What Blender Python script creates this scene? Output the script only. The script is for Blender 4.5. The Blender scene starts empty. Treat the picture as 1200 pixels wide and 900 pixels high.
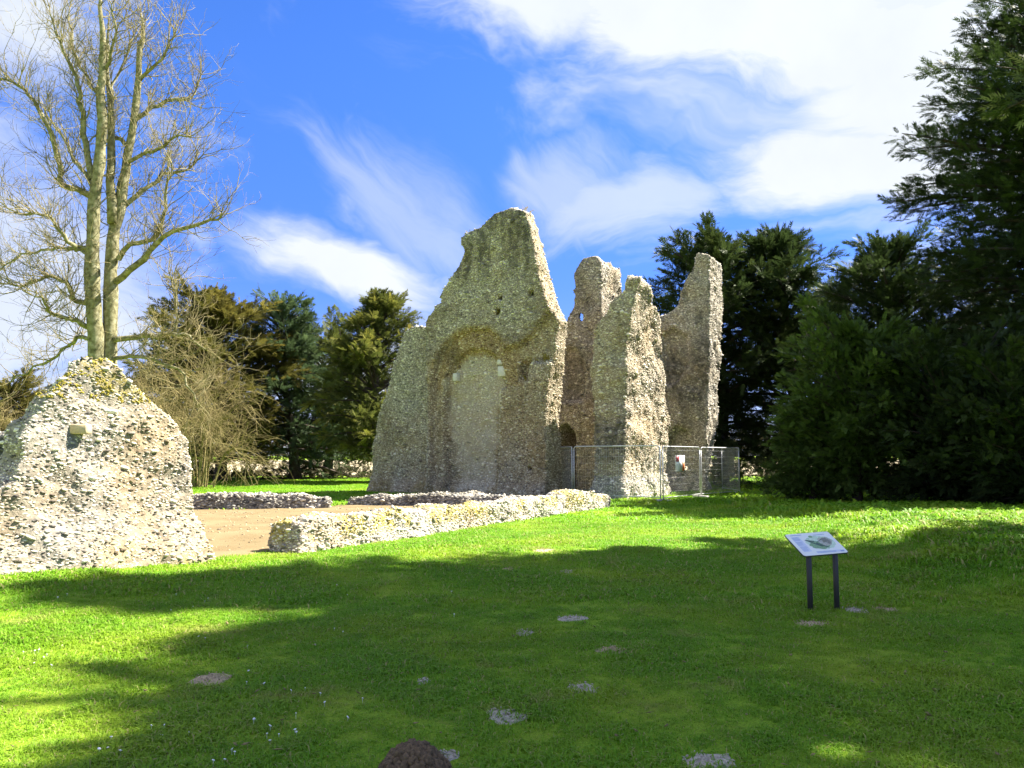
import bpy, math, random
import numpy as np
from mathutils import Vector, Matrix

SC = bpy.context.scene
COL = SC.collection
rng = np.random.default_rng(11)
random.seed(11)
R = math.radians

# ------------------------------------------------------------------ camera
FPX, EYE, PITCH = 940.0, 1.65, math.atan(84.0 / 940.0)
cam_d = bpy.data.cameras.new("camera")
cam_d.sensor_width = 36.0
cam_d.lens = FPX / 1200.0 * 36.0
cam_d.clip_start, cam_d.clip_end = 0.05, 6000.0
cam = bpy.data.objects.new("camera", cam_d)
cam.location = (0, 0, EYE)
cam.rotation_euler = (math.pi / 2 + PITCH, 0, 0)
COL.objects.link(cam)
SC.camera = cam

# ------------------------------------------------------------------ light
SUN_AZ, SUN_EL = R(20), R(50)          # azimuth from +X towards +Y
SUN_DIR = Vector((math.cos(SUN_EL) * math.cos(SUN_AZ), math.cos(SUN_EL) * math.sin(SUN_AZ), math.sin(SUN_EL)))
sun_d = bpy.data.lights.new("sun", 'SUN')
sun_d.energy, sun_d.angle, sun_d.color = 3.5, R(0.53), (1.0, 0.93, 0.80)
sun = bpy.data.objects.new("sun", sun_d)
sun.rotation_euler = SUN_DIR.to_track_quat('Z', 'Y').to_euler()
sun.location = (30, 10, 40)
COL.objects.link(sun)

SC.view_settings.view_transform = 'Standard'
SC.view_settings.look = 'None'
SC.view_settings.exposure = 2.65
SC.view_settings.gamma = 1.0
SC.view_settings.use_curve_mapping = False
SC.render.engine = 'CYCLES'
SC.cycles.max_bounces = 7
SC.cycles.transparent_max_bounces = 4


class NT:
    """short hand for building node trees"""
    def __init__(self, tree):
        self.t = tree
        tree.nodes.clear()

    def n(self, typ, ins=None, **props):
        nd = self.t.nodes.new(typ)
        for k, v in props.items():
            setattr(nd, k, v)
        for k, v in (ins or {}).items():
            self.put(nd.inputs[k], v)
        return nd

    def put(self, sock, v):
        if isinstance(v, bpy.types.NodeSocket):
            self.t.links.new(v, sock)
        else:
            sock.default_value = v

    def m(self, op, a, b=0.0, c=0.0):
        nd = self.t.nodes.new('ShaderNodeMath')
        nd.operation = op
        self.put(nd.inputs[0], a)
        self.put(nd.inputs[1], b)
        self.put(nd.inputs[2], c)
        return nd.outputs[0]

    def vm(self, op, a, b=None, out=0):
        nd = self.t.nodes.new('ShaderNodeVectorMath')
        nd.operation = op
        self.put(nd.inputs[0], a)
        if b is not None:
            self.put(nd.inputs[1], b)
        return nd.outputs[out]

    def ss(self, x, lo, hi):
        nd = self.t.nodes.new('ShaderNodeMapRange')
        nd.interpolation_type = 'SMOOTHSTEP'
        self.put(nd.inputs[0], x)
        nd.inputs[1].default_value, nd.inputs[2].default_value = lo, hi
        return nd.outputs[0]

    def mix(self, f, a, b, blend='MIX'):
        nd = self.t.nodes.new('ShaderNodeMix')
        nd.data_type = 'RGBA'
        nd.blend_type = blend
        self.put(nd.inputs[0], f)
        self.put(nd.inputs[6], a)
        self.put(nd.inputs[7], b)
        return nd.outputs[2]

    def noise(self, vec, scale, detail=4.0, rough=0.55, dist=0.0):
        nd = self.n('ShaderNodeTexNoise', {'Scale': scale, 'Detail': detail, 'Roughness': rough, 'Distortion': dist})
        if vec is not None:
            self.put(nd.inputs['Vector'], vec)
        return nd.outputs[0]

    def ramp(self, f, stops):
        nd = self.t.nodes.new('ShaderNodeValToRGB')
        cr = nd.color_ramp
        while len(cr.elements) < len(stops):
            cr.elements.new(0.5)
        for e, (p, c) in zip(cr.elements, stops):
            e.position = p
            e.color = (*c, 1.0)
        self.put(nd.inputs[0], f)
        return nd.outputs[0]


def c4(r, g, b):
    return (r, g, b, 1.0)


def pix_dir(px, py):
    cx, cy = (px - 600.0) / FPX, (450.0 - py) / FPX
    f = Vector((0, math.cos(PITCH), math.sin(PITCH)))
    u = Vector((0, -math.sin(PITCH), math.cos(PITCH)))
    return Vector((1, 0, 0)) * cx + u * cy + f


def at(px, py, depth):
    d = pix_dir(px, py)
    return Vector((0, 0, EYE)) + d * (depth / d.y)


def on_ground(px, py, z=0.0):
    d = pix_dir(px, py)
    return Vector((0, 0, EYE)) + d * ((z - EYE) / d.z)


def on_plane(px, py, o, n):
    d = pix_dir(px, py)
    return Vector((0, 0, EYE)) + d * ((o - Vector((0, 0, EYE))).dot(n) / d.dot(n))


# ------------------------------------------------------------------ sky
world = bpy.data.worlds.new("World")
SC.world = world
world.use_nodes = True
W = NT(world.node_tree)
tc = W.n('ShaderNodeTexCoord')
D = W.vm('NORMALIZE', tc.outputs['Generated'])
sky = W.n('ShaderNodeTexSky', sky_type='NISHITA', sun_disc=False)
sky.sun_elevation = SUN_EL
sky.sun_rotation = math.pi / 2 - SUN_AZ
sky.air_density, sky.dust_density, sky.ozone_density = 1.0, 0.15, 4.0
skyc = W.n('ShaderNodeHueSaturation', {'Color': sky.outputs[0], 'Saturation': 1.22, 'Value': 1.0}).outputs[0]
skyc = W.mix(1.0, skyc, c4(0.36, 0.365, 0.53), 'MULTIPLY')
skyc = W.mix(W.ss(W.n('ShaderNodeSeparateXYZ', {0: D}).outputs[2], 0.5, 0.0), skyc, W.mix(1.0, skyc, c4(0.50, 0.55, 0.80), 'MULTIPLY'))
# clouds: soft streaked patches, each at its own bearing, broken up by noise
sep = W.n('ShaderNodeSeparateXYZ', {0: D})
zc = W.m('MAXIMUM', sep.outputs[2], 0.04)
plane = W.n('ShaderNodeCombineXYZ', {0: W.m('DIVIDE', sep.outputs[0], zc), 1: W.m('DIVIDE', sep.outputs[1], zc), 2: 0.0}).outputs[0]
warp = W.n('ShaderNodeTexNoise', {'Vector': D, 'Scale': 6.0, 'Detail': 4.0}).outputs[1]
Dw = W.vm('ADD', D, W.vm('SCALE', W.vm('SUBTRACT', warp, (0.5, 0.5, 0.5))))
Dw.node.inputs[1].links[0].from_node.inputs[3].default_value = 0.10
CLOUDS = [  # px, py, half width, half height, tilt (deg, clockwise), strength, noise weight
    (910, 25, 320, 95, 12, 1.2, 0.8),
    (1060, 100, 120, 120, 0, 1.2, 0.6),
    (1040, 195, 190, 62, 14, 1.15, 0.8),
    (740, 240, 120, 46, -8, 0.62, 1.0),
    (660, 225, 60, 70, 50, 0.5, 1.0),
    (470, 240, 150, 60, 42, 0.42, 1.0),
    (400, 305, 125, 38, 16, 1.15, 0.8),
    (40, 360, 180, 120, 0, 0.85, 0.8),
    (-120, 260, 220, 120, 0, 0.7, 0.9),
    (1500, 80, 320, 160, 0, 1.0, 0.9),
]
dens = None
for (px, py, a, b, tilt, st, nw) in CLOUDS:
    F = pix_dir(px, py).normalized()
    X = F.cross(Vector((0, 0, 1))).normalized()
    Y = X.cross(F)
    t = R(-tilt)
    X2, Y2 = X * math.cos(t) + Y * math.sin(t), Y * math.cos(t) - X * math.sin(t)
    x = W.vm('DOT_PRODUCT', Dw, tuple(X2 * (FPX / a)), 1)
    y = W.vm('DOT_PRODUCT', Dw, tuple(Y2 * (FPX / b)), 1)
    fr = W.m('GREATER_THAN', W.vm('DOT_PRODUCT', D, tuple(F), 1), 0.2)
    r2 = W.m('ADD', W.m('MULTIPLY', x, x), W.m('MULTIPLY', y, y))
    mk = W.m('MULTIPLY', W.m('EXPONENT', W.m('MULTIPLY', r2, -0.9)), fr)
    # streak noise drawn out along the cloud's own long side
    cv = W.n('ShaderNodeCombineXYZ', {0: W.m('MULTIPLY', x, a / 260.0), 1: W.m('MULTIPLY', y, b / 85.0), 2: px * 0.37}).outputs[0]
    nz = W.noise(cv, 1.6, 7.0, 0.6, 0.4)
    k = W.m('ADD', mk, W.m('MULTIPLY', W.m('SUBTRACT', nz, 0.5), 1.5 * nw))
    k = W.m('MULTIPLY', W.ss(k, 0.22, 1.0), W.m('MULTIPLY', W.ss(mk, 0.04, 0.45), st))
    dens = k if dens is None else W.m('MAXIMUM', dens, k)
# broken cloud goes on over the unseen dome, cover raised for neutral fill light
gen = W.n('ShaderNodeMapping', {'Vector': Dw, 'Scale': (1.0, 1.0, 1.9), 'Location': (-11.7, 18.8, -27.4)}).outputs[0]
wis = W.ss(W.noise(gen, 1.7, 7.0, 0.58, 0.5), 0.43, 0.59)
dens = W.m('MINIMUM', W.m('MAXIMUM', dens, W.m('MULTIPLY', wis, 0.95)), 1.0)
low = W.ss(sep.outputs[2], 0.22, 0.0)
dens = W.m('MAXIMUM', dens, W.m('MULTIPLY', low, 0.30))
cloud_c = W.mix(W.noise(D, 7.0, 5.0), c4(1.6, 1.72, 1.92), c4(2.15, 2.25, 2.36))
full = W.mix(dens, skyc, cloud_c)
bg = W.n('ShaderNodeBackground', {'Color': full, 'Strength': 0.080})
out = W.n('ShaderNodeOutputWorld', {0: bg.outputs[0]})


# ------------------------------------------------------------------ materials
def new_mat(name):
    m = bpy.data.materials.new(name)
    m.use_nodes = True
    return m, NT(m.node_tree)


def finish(T, color, rough=0.9, bump=None, bstr=0.3, bdist=0.02, spec=0.3, metal=0.0, extra=None):
    p = T.n('ShaderNodeBsdfPrincipled', {'Base Color': color, 'Roughness': rough, 'Specular IOR Level': spec, 'Metallic': metal})
    if bump is not None:
        b = T.n('ShaderNodeBump', {'Height': bump, 'Strength': bstr, 'Distance': bdist})
        T.put(p.inputs['Normal'], b.outputs[0])
    o = T.n('ShaderNodeOutputMaterial', {0: p.outputs[0]})
    return p


def stone_mat(name, single=False, body=False):
    """flint: red = tone, green = how tan, blue = black weathering and painted shade, alpha = yellow lichen"""
    m, T = new_mat(name)
    if single:
        oi = T.n('ShaderNodeObjectInfo')
        col, alp = oi.outputs['Color'], oi.outputs['Alpha']
    else:
        a = T.n('ShaderNodeAttribute', attribute_name='col')
        col, alp = a.outputs['Color'], a.outputs['Alpha']
    s = T.n('ShaderNodeSeparateColor', {0: col})
    geo = T.n('ShaderNodeNewGeometry')
    pos = geo.outputs['Position']
    n1 = T.noise(pos, 26.0, 4.0)
    n2 = T.noise(pos, 1.3, 4.0)
    if body:
        vor = T.n('ShaderNodeTexVoronoi', {'Vector': T.vm('MULTIPLY', pos, (1, 1, 1.7)), 'Scale': 11.0, 'Randomness': 1.0})
        tone = T.n('ShaderNodeSeparateColor', {0: vor.outputs['Color']}).outputs[0]
        tone = T.m('ADD', T.m('ADD', T.m('MULTIPLY', tone, 0.35), T.m('MULTIPLY', n1, 0.5)), T.m('SUBTRACT', s.outputs[0], 0.5))
        grey = T.ramp(tone, [(0.0, (0.10, 0.095, 0.085)), (0.4, (0.26, 0.24, 0.20)), (0.75, (0.40, 0.37, 0.31)), (1.0, (0.5, 0.47, 0.4))])
        tan = T.ramp(tone, [(0.0, (0.17, 0.115, 0.055)), (0.4, (0.33, 0.245, 0.135)), (1.0, (0.48, 0.38, 0.24))])
    else:
        tone = T.m('ADD', s.outputs[0], T.m('MULTIPLY', T.m('SUBTRACT', n1, 0.5), 0.7))
        grey = T.ramp(tone, [(0.0, (0.035, 0.036, 0.04)), (0.22, (0.20, 0.19, 0.175)), (0.45, (0.46, 0.435, 0.37)), (0.70, (0.64, 0.60, 0.51)), (1.0, (0.80, 0.76, 0.67))])
        tan = T.ramp(tone, [(0.0, (0.09, 0.06, 0.03)), (0.32, (0.38, 0.29, 0.165)), (0.65, (0.57, 0.47, 0.30)), (1.0, (0.74, 0.65, 0.48))])
    warm = T.m('ADD', s.outputs[1], T.m('MULTIPLY', T.m('SUBTRACT', n2, 0.5), 0.5))
    c = T.mix(T.ss(warm, 0.1, 0.9), grey, tan)
    c = T.mix(T.m('MULTIPLY', alp, T.ss(T.noise(pos, 9.0, 5.0), 0.30, 0.55)), c, c4(0.33, 0.265, 0.055))
    dk = T.m('MULTIPLY', s.outputs[2], T.ss(T.noise(pos, 5.0, 5.0), 0.25, 0.6))
    c = T.mix(T.m('MULTIPLY', dk, 0.85), c, c4(0.035, 0.036, 0.035))
    bump = T.m('ADD', T.noise(pos, 60.0, 3.0), T.m('MULTIPLY', T.noise(pos, 16.0, 4.0), 1.5))
    finish(T, c, 0.88 if body else 0.8, bump, 0.5, 0.02, 0.25)
    return m


M = {}
M['flint'] = stone_mat('flint_facing_mat')
M['flint_one'] = stone_mat('flint_stone_mat', single=True)
M['mortar'] = stone_mat('lime_mortar_mat', body=True)


def simple(name, col, rough=0.8, var=0.25, scale=20.0, spec=0.3, metal=0.0, bump=0.2, stops=None):
    m, T = new_mat(name)
    geo = T.n('ShaderNodeNewGeometry')
    n = T.noise(geo.outputs['Position'], scale, 5.0)
    if stops:
        c = T.ramp(n, stops)
    else:
        lo = tuple(v * (1 - var) for v in col)
        hi = tuple(min(1, v * (1 + var)) for v in col)
        c = T.ramp(n, [(0.3, lo), (0.7, hi)])
    finish(T, c, rough, n, bump, 0.02, spec, metal)
    M[name] = m
    return m


simple('ashlar', (0.50, 0.40, 0.25), 0.85, 0.2, 14)
simple('pale_block', (0.60, 0.585, 0.54), 0.8, 0.15, 14)
simple('soil_grey', (0.40, 0.355, 0.285), 0.95, 0.35, 40, bump=0.6)
simple('soil_tan', (0.38, 0.295, 0.185), 0.95, 0.4, 40, bump=0.6)
simple('soil_dark', (0.125, 0.085, 0.048), 0.95, 0.5, 50, bump=0.8)
simple('galvanised', (0.50, 0.52, 0.53), 0.45, 0.1, 30, 0.5, 0.6, 0.02)
simple('concrete', (0.35, 0.34, 0.32), 0.9, 0.2, 30)
simple('black_post', (0.018, 0.017, 0.018), 0.5, 0.2, 30, 0.5, 0, 0.05)
simple('panel_white', (0.82, 0.85, 0.85), 0.3, 0.03, 4, 0.5, 0, 0.0)
simple('panel_edge', (0.04, 0.045, 0.05), 0.5, 0.1, 30, 0.5, 0, 0.0)
simple('ink_blue', (0.30, 0.40, 0.62), 0.4, 0.05, 30, 0.5, 0, 0.0)
simple('ink_violet', (0.62, 0.68, 0.84), 0.4, 0.03, 30, 0.5, 0, 0.0)
simple('ink_green', (0.20, 0.36, 0.20), 0.4, 0.25, 60, 0.5, 0, 0.0)
simple('ink_pale_green', (0.55, 0.72, 0.58), 0.4, 0.2, 50, 0.5, 0, 0.0)
simple('ink_dark', (0.06, 0.12, 0.10), 0.4, 0.25, 60, 0.5, 0, 0.0)
simple('ink_stone', (0.40, 0.42, 0.38), 0.4, 0.4, 90, 0.5, 0, 0.0)
simple('sign_white', (0.72, 0.78, 0.78), 0.4, 0.03, 10, 0.5, 0, 0.0)
simple('sign_red', (0.45, 0.06, 0.08), 0.4, 0.1, 30, 0.5, 0, 0.0)
simple('sign_orange', (0.55, 0.17, 0.05), 0.4, 0.1, 30, 0.5, 0, 0.0)
simple('bark_pale', None, 0.9, scale=6.0, bump=0.8, stops=[(0.30, (0.07, 0.065, 0.03)), (0.48, (0.20, 0.185, 0.095)), (0.70, (0.34, 0.32, 0.21))])
simple('bark_twig', None, 0.9, scale=1.5, bump=0.0, stops=[(0.3, (0.15, 0.12, 0.055)), (0.7, (0.30, 0.26, 0.13))])
simple('bark_straw', None, 0.9, scale=0.8, bump=0.0, stops=[(0.3, (0.13, 0.10, 0.04)), (0.7, (0.29, 0.24, 0.10))])
simple('bark_dark', (0.055, 0.042, 0.034), 0.9, 0.4, 8, bump=0.5)
simple('daisy_white', (0.8, 0.8, 0.78), 0.7, 0.05, 20, bump=0.0)
simple('moss', None, 0.95, scale=14, bump=0.4, stops=[(0.3, (0.16, 0.15, 0.02)), (0.7, (0.40, 0.32, 0.05))])


def leaf_mat(name, dark, light, tip, trans=0.25):
    m, T = new_mat(name)
    a = T.n('ShaderNodeAttribute', attribute_name='col')
    s = T.n('ShaderNodeSeparateColor', {0: a.outputs['Color']})
    c = T.mix(s.outputs[0], c4(*dark), c4(*light))
    c = T.mix(s.outputs[1], c, c4(*tip))
    p = T.n('ShaderNodeBsdfPrincipled', {'Base Color': c, 'Roughness': 0.6, 'Specular IOR Level': 0.15})
    tr = T.n('ShaderNodeBsdfTranslucent', {'Color': c})
    mx = T.n('ShaderNodeMixShader', {0: trans, 1: p.outputs[0], 2: tr.outputs[0]})
    T.n('ShaderNodeOutputMaterial', {0: mx.outputs[0]})
    M[name] = m
    return m


leaf_mat('yew_leaf', (0.019, 0.034, 0.012), (0.055, 0.086, 0.025), (0.22, 0.22, 0.045), 0.25)
leaf_mat('blue_leaf', (0.030, 0.052, 0.024), (0.085, 0.13, 0.055), (0.18, 0.22, 0.08), 0.35)
leaf_mat('sunlit_yew_leaf', (0.035, 0.048, 0.014), (0.11, 0.13, 0.030), (0.36, 0.33, 0.060), 0.4)  # lighter copy of the yew leaf, sunlit tufts painted into its colours
leaf_mat('bronze_leaf', (0.05, 0.05, 0.014), (0.13, 0.12, 0.028), (0.34, 0.27, 0.05), 0.4)
leaf_mat('laurel_leaf', (0.045, 0.08, 0.018), (0.11, 0.17, 0.035), (0.22, 0.28, 0.06))
leaf_mat('wood_leaf', (0.035, 0.035, 0.018), (0.075, 0.07, 0.035), (0.12, 0.10, 0.05))


def grass_mats():
    m, T = new_mat('grass_blade')
    a = T.n('ShaderNodeAttribute', attribute_name='col')
    s = T.n('ShaderNodeSeparateColor', {0: a.outputs['Color']})
    pos = T.n('ShaderNodeNewGeometry').outputs['Position']
    n1 = T.noise(pos, 0.5, 4.0)
    n2 = T.noise(pos, 2.6, 4.0)
    c = T.mix(s.outputs[0], c4(0.125, 0.30, 0.014), c4(0.215, 0.42, 0.022))
    c = T.mix(T.m('MULTIPLY', T.ss(n1, 0.40, 0.70), 0.55), c, c4(0.35, 0.45, 0.032))
    c = T.mix(T.m('MULTIPLY', T.ss(n2, 0.52, 0.75), 0.5), c, c4(0.075, 0.23, 0.014))
    c = T.mix(T.m('MULTIPLY', T.ss(T.noise(T.vm('ADD', pos, (31.0, 7.0, 0.0)), 0.9, 5.0, 0.65), 0.56, 0.72), 0.6), c, c4(0.36, 0.33, 0.10))
    c = T.mix(T.m('MULTIPLY', s.outputs[1], 0.8), c, c4(0.42, 0.36, 0.15))
    p = T.n('ShaderNodeBsdfPrincipled', {'Base Color': c, 'Roughness': 0.55, 'Specular IOR Level': 0.2})
    tr = T.n('ShaderNodeBsdfTranslucent', {'Color': c})
    mx = T.n('ShaderNodeMixShader', {0: 0.42, 1: p.outputs[0], 2: tr.outputs[0]})
    T.n('ShaderNodeOutputMaterial', {0: mx.outputs[0]})
    M['grass_blade'] = m
    m, T = new_mat('lawn_ground')
    pos = T.n('ShaderNodeNewGeometry').outputs['Position']
    n1 = T.noise(pos, 0.5, 4.0)
    n3 = T.noise(pos, 55.0, 6.0, 0.8)
    n2 = T.noise(pos, 2.6, 4.0)
    c = T.mix(T.ss(n3, 0.3, 0.7), c4(0.09, 0.18, 0.012), c4(0.26, 0.43, 0.028))
    c = T.mix(T.m('MULTIPLY', T.ss(n1, 0.40, 0.70), 0.5), c, c4(0.32, 0.37, 0.035))
    c = T.mix(T.m('MULTIPLY', T.ss(n2, 0.58, 0.75), 0.5), c, c4(0.22, 0.18, 0.06))
    finish(T, c, 0.9, n3, 0.6, 0.05, 0.1)
    M['lawn_ground'] = m
    m, T = new_mat('sandy_floor')
    pos = T.n('ShaderNodeNewGeometry').outputs['Position']
    n1 = T.noise(pos, 0.9, 5.0)
    n3 = T.noise(pos, 25.0, 6.0, 0.7)
    c = T.mix(T.ss(n1, 0.3, 0.7), c4(0.165, 0.122, 0.062), c4(0.215, 0.168, 0.092))
    c = T.mix(T.m('MULTIPLY', T.ss(n3, 0.45, 0.75), 0.5), c, c4(0.18, 0.145, 0.09))
    c = T.mix(T.m('MULTIPLY', T.ss(T.noise(pos, 3.0, 5.0), 0.55, 0.75), 0.4), c, c4(0.06, 0.055, 0.02))
    finish(T, c, 0.95, n3, 0.5, 0.03, 0.1)
    M['sandy_floor'] = m
    m, T = new_mat('far_field')
    pos = T.n('ShaderNodeNewGeometry').outputs['Position']
    n1 = T.noise(pos, 0.15, 5.0)
    c = T.mix(n1, c4(0.30, 0.25, 0.15), c4(0.42, 0.36, 0.24))
    finish(T, c, 0.95)
    M['far_field'] = m


grass_mats()


# ------------------------------------------------------------------ mesh helpers
def mesh_np(name, V, F=None, mat=None, cols=None, smooth=False):
    """V (n,3); F (k,3) or (k,4) or a list of such arrays"""
    me = bpy.data.meshes.new(name)
    V = np.asarray(V, dtype=np.float32)
    Fs = F if isinstance(F, list) else ([F] if F is not None else [])
    Fs = [np.asarray(f, dtype=np.int32) for f in Fs if f is not None and len(f)]
    me.vertices.add(len(V))
    me.vertices.foreach_set('co', V.ravel())
    if Fs:
        li = np.concatenate([f.ravel() for f in Fs])
        st, off = [], 0
        for f in Fs:
            st.append(off + np.arange(len(f)) * f.shape[1])
            off += f.size
        st = np.concatenate(st)
        me.loops.add(len(li))
        me.loops.foreach_set('vertex_index', li)
        me.polygons.add(len(st))
        me.polygons.foreach_set('loop_start', st.astype(np.int32))
        if smooth:
            me.polygons.foreach_set('use_smooth', np.ones(len(st), dtype=bool))
    if cols is not None:
        a = me.color_attributes.new('col', 'FLOAT_COLOR', 'POINT')
        a.data.foreach_set('color', np.asarray(cols, dtype=np.float32).ravel())
    me.update(calc_edges=True)
    if mat is not None:
        for q in (mat if isinstance(mat, list) else [mat]):
            me.materials.append(q)
    return me


def link(name, data, parent=None, loc=None):
    o = bpy.data.objects.new(name, data)
    COL.objects.link(o)
    if parent is not None:
        o.parent = parent
    if loc is not None:
        o.location = loc
    return o


def tag(o, label=None, cat=None, group=None, kind=None):
    if label:
        o['label'] = label
    if cat:
        o['category'] = cat
    if group:
        o['group'] = group
    if kind:
        o['kind'] = kind
    return o


class MB:
    """collects boxes, tubes and polygons into one mesh"""
    def __init__(self):
        self.v, self.q, self.t, self.n = [], [], [], 0

    def add(self, v, q=None, t=None):
        if q is not None and len(q):
            self.q.append(np.asarray(q) + self.n)
        if t is not None and len(t):
            self.t.append(np.asarray(t) + self.n)
        self.v.append(np.asarray(v, dtype=float))
        self.n += len(v)

    def box(self, c, size, rot=None):
        s = np.array([[x, y, z] for x in (-.5, .5) for y in (-.5, .5) for z in (-.5, .5)]) * np.asarray(size)
        if rot is not None:
            s = s @ np.array(rot).T
        self.add(s + np.asarray(c), [[0, 1, 3, 2], [4, 6, 7, 5], [0, 4, 5, 1], [2, 3, 7, 6], [0, 2, 6, 4], [1, 5, 7, 3]])

    def tube(self, pts, rad, sides=6, cap=False):
        pts = np.asarray(pts, dtype=float)
        n = len(pts)
        rad = np.broadcast_to(np.asarray(rad, dtype=float), (n,))
        tan = np.gradient(pts, axis=0)
        tan /= np.linalg.norm(tan, axis=1, keepdims=True) + 1e-9
        ref = np.array([0.31, 0.17, 0.93]) if abs(tan[0, 2]) < 0.9 else np.array([0.93, 0.31, 0.17])
        a = np.cross(tan, ref)
        a /= np.linalg.norm(a, axis=1, keepdims=True) + 1e-9
        b = np.cross(tan, a)
        ang = np.arange(sides) * 2 * np.pi / sides
        ring = pts[:, None] + rad[:, None, None] * (a[:, None] * np.cos(ang)[None, :, None] + b[:, None] * np.sin(ang)[None, :, None])
        i = np.arange(n - 1)[:, None] * sides
        j = np.arange(sides)[None]
        k = (j + 1) % sides
        q = np.stack([i + j, i + k, i + sides + k, i + sides + j], -1).reshape(-1, 4)
        t = []
        if cap:
            t = [[0, s + 1, s] for s in range(1, sides - 1)] + [[(n - 1) * sides, (n - 1) * sides + s, (n - 1) * sides + s + 1] for s in range(1, sides - 1)]
        self.add(ring.reshape(-1, 3), q, t)

    def mesh(self, name, mat, smooth=False, cols=None):
        V = np.concatenate(self.v) if self.v else np.zeros((0, 3))
        F = []
        if self.q:
            F.append(np.concatenate(self.q))
        if self.t:
            F.append(np.concatenate(self.t))
        return mesh_np(name, V, F, mat, cols, smooth)


# value noise on arrays
_tab = np.random.default_rng(5).random((64, 64, 64)).astype(np.float32)


def vnoise(P):
    P = np.asarray(P, dtype=np.float64)
    i = np.floor(P).astype(np.int64)
    f = P - i
    f = f * f * (3 - 2 * f)
    x0, y0, z0 = i[..., 0] % 64, i[..., 1] % 64, i[..., 2] % 64
    x1, y1, z1 = (x0 + 1) % 64, (y0 + 1) % 64, (z0 + 1) % 64
    fx, fy, fz = f[..., 0], f[..., 1], f[..., 2]
    c = lambda a, b, d: _tab[a, b, d]
    return ((c(x0, y0, z0) * (1 - fx) + c(x1, y0, z0) * fx) * (1 - fy) + (c(x0, y1, z0) * (1 - fx) + c(x1, y1, z0) * fx) * fy) * (1 - fz) + \
           ((c(x0, y0, z1) * (1 - fx) + c(x1, y0, z1) * fx) * (1 - fy) + (c(x0, y1, z1) * (1 - fx) + c(x1, y1, z1) * fx) * fy) * fz


def fbm(P, oct=4, gain=0.5):
    s, a, t = 0.0, 1.0, 0.0
    P = np.asarray(P, dtype=float)
    for k in range(oct):
        s = s + a * vnoise(P * (2.03 ** k) + 17.3 * k)
        t += a
        a *= gain
    return s / t


def sstep(x, lo, hi):
    t = np.clip((x - lo) / (hi - lo), 0, 1)
    return t * t * (3 - 2 * t)


def ground_z(x, y):
    x, y = np.asarray(x, dtype=float), np.asarray(y, dtype=float)
    P = np.stack([x, y, 0 * x], -1)
    und = 0.07 * (fbm(P * 0.35, 3) - 0.5) + 0.03 * (fbm(P * 1.4 + 7, 2) - 0.5)
    bank = 0.30 * sstep(x - 0.12 * (y - 10) + 0.8 * (fbm(P * 0.5 + 3, 2) - 0.5), 4.8, 8.0) * sstep(y, 5, 9) * sstep(y, 30, 17)
    left = 0.16 * sstep(-x - 0.45 * y, -1.0, 1.6) * sstep(y, 6, 9.5) * sstep(y, 30, 12)
    return (und + bank + left) * sstep(np.hypot(x, y), 160, 60)


def poly_sd(Q, poly):
    """signed distance of points Q (n,2) to a closed polygon; negative inside"""
    P = np.asarray(poly, dtype=float)
    d = np.full(len(Q), 1e9)
    ins = np.zeros(len(Q), dtype=bool)
    for a, b in zip(P, np.roll(P, -1, axis=0)):
        e, w = b - a, Q - a
        t = np.clip((w @ e) / max(e @ e, 1e-12), 0, 1)
        d = np.minimum(d, np.hypot(*(w - t[:, None] * e).T))
        c = ((a[1] <= Q[:, 1]) & (b[1] > Q[:, 1])) | ((b[1] <= Q[:, 1]) & (a[1] > Q[:, 1]))
        if abs(e[1]) > 1e-12:
            xi = a[0] + (Q[:, 1] - a[1]) / e[1] * e[0]
            ins ^= c & (Q[:, 0] < xi)
    return np.where(ins, -d, d)


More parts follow.
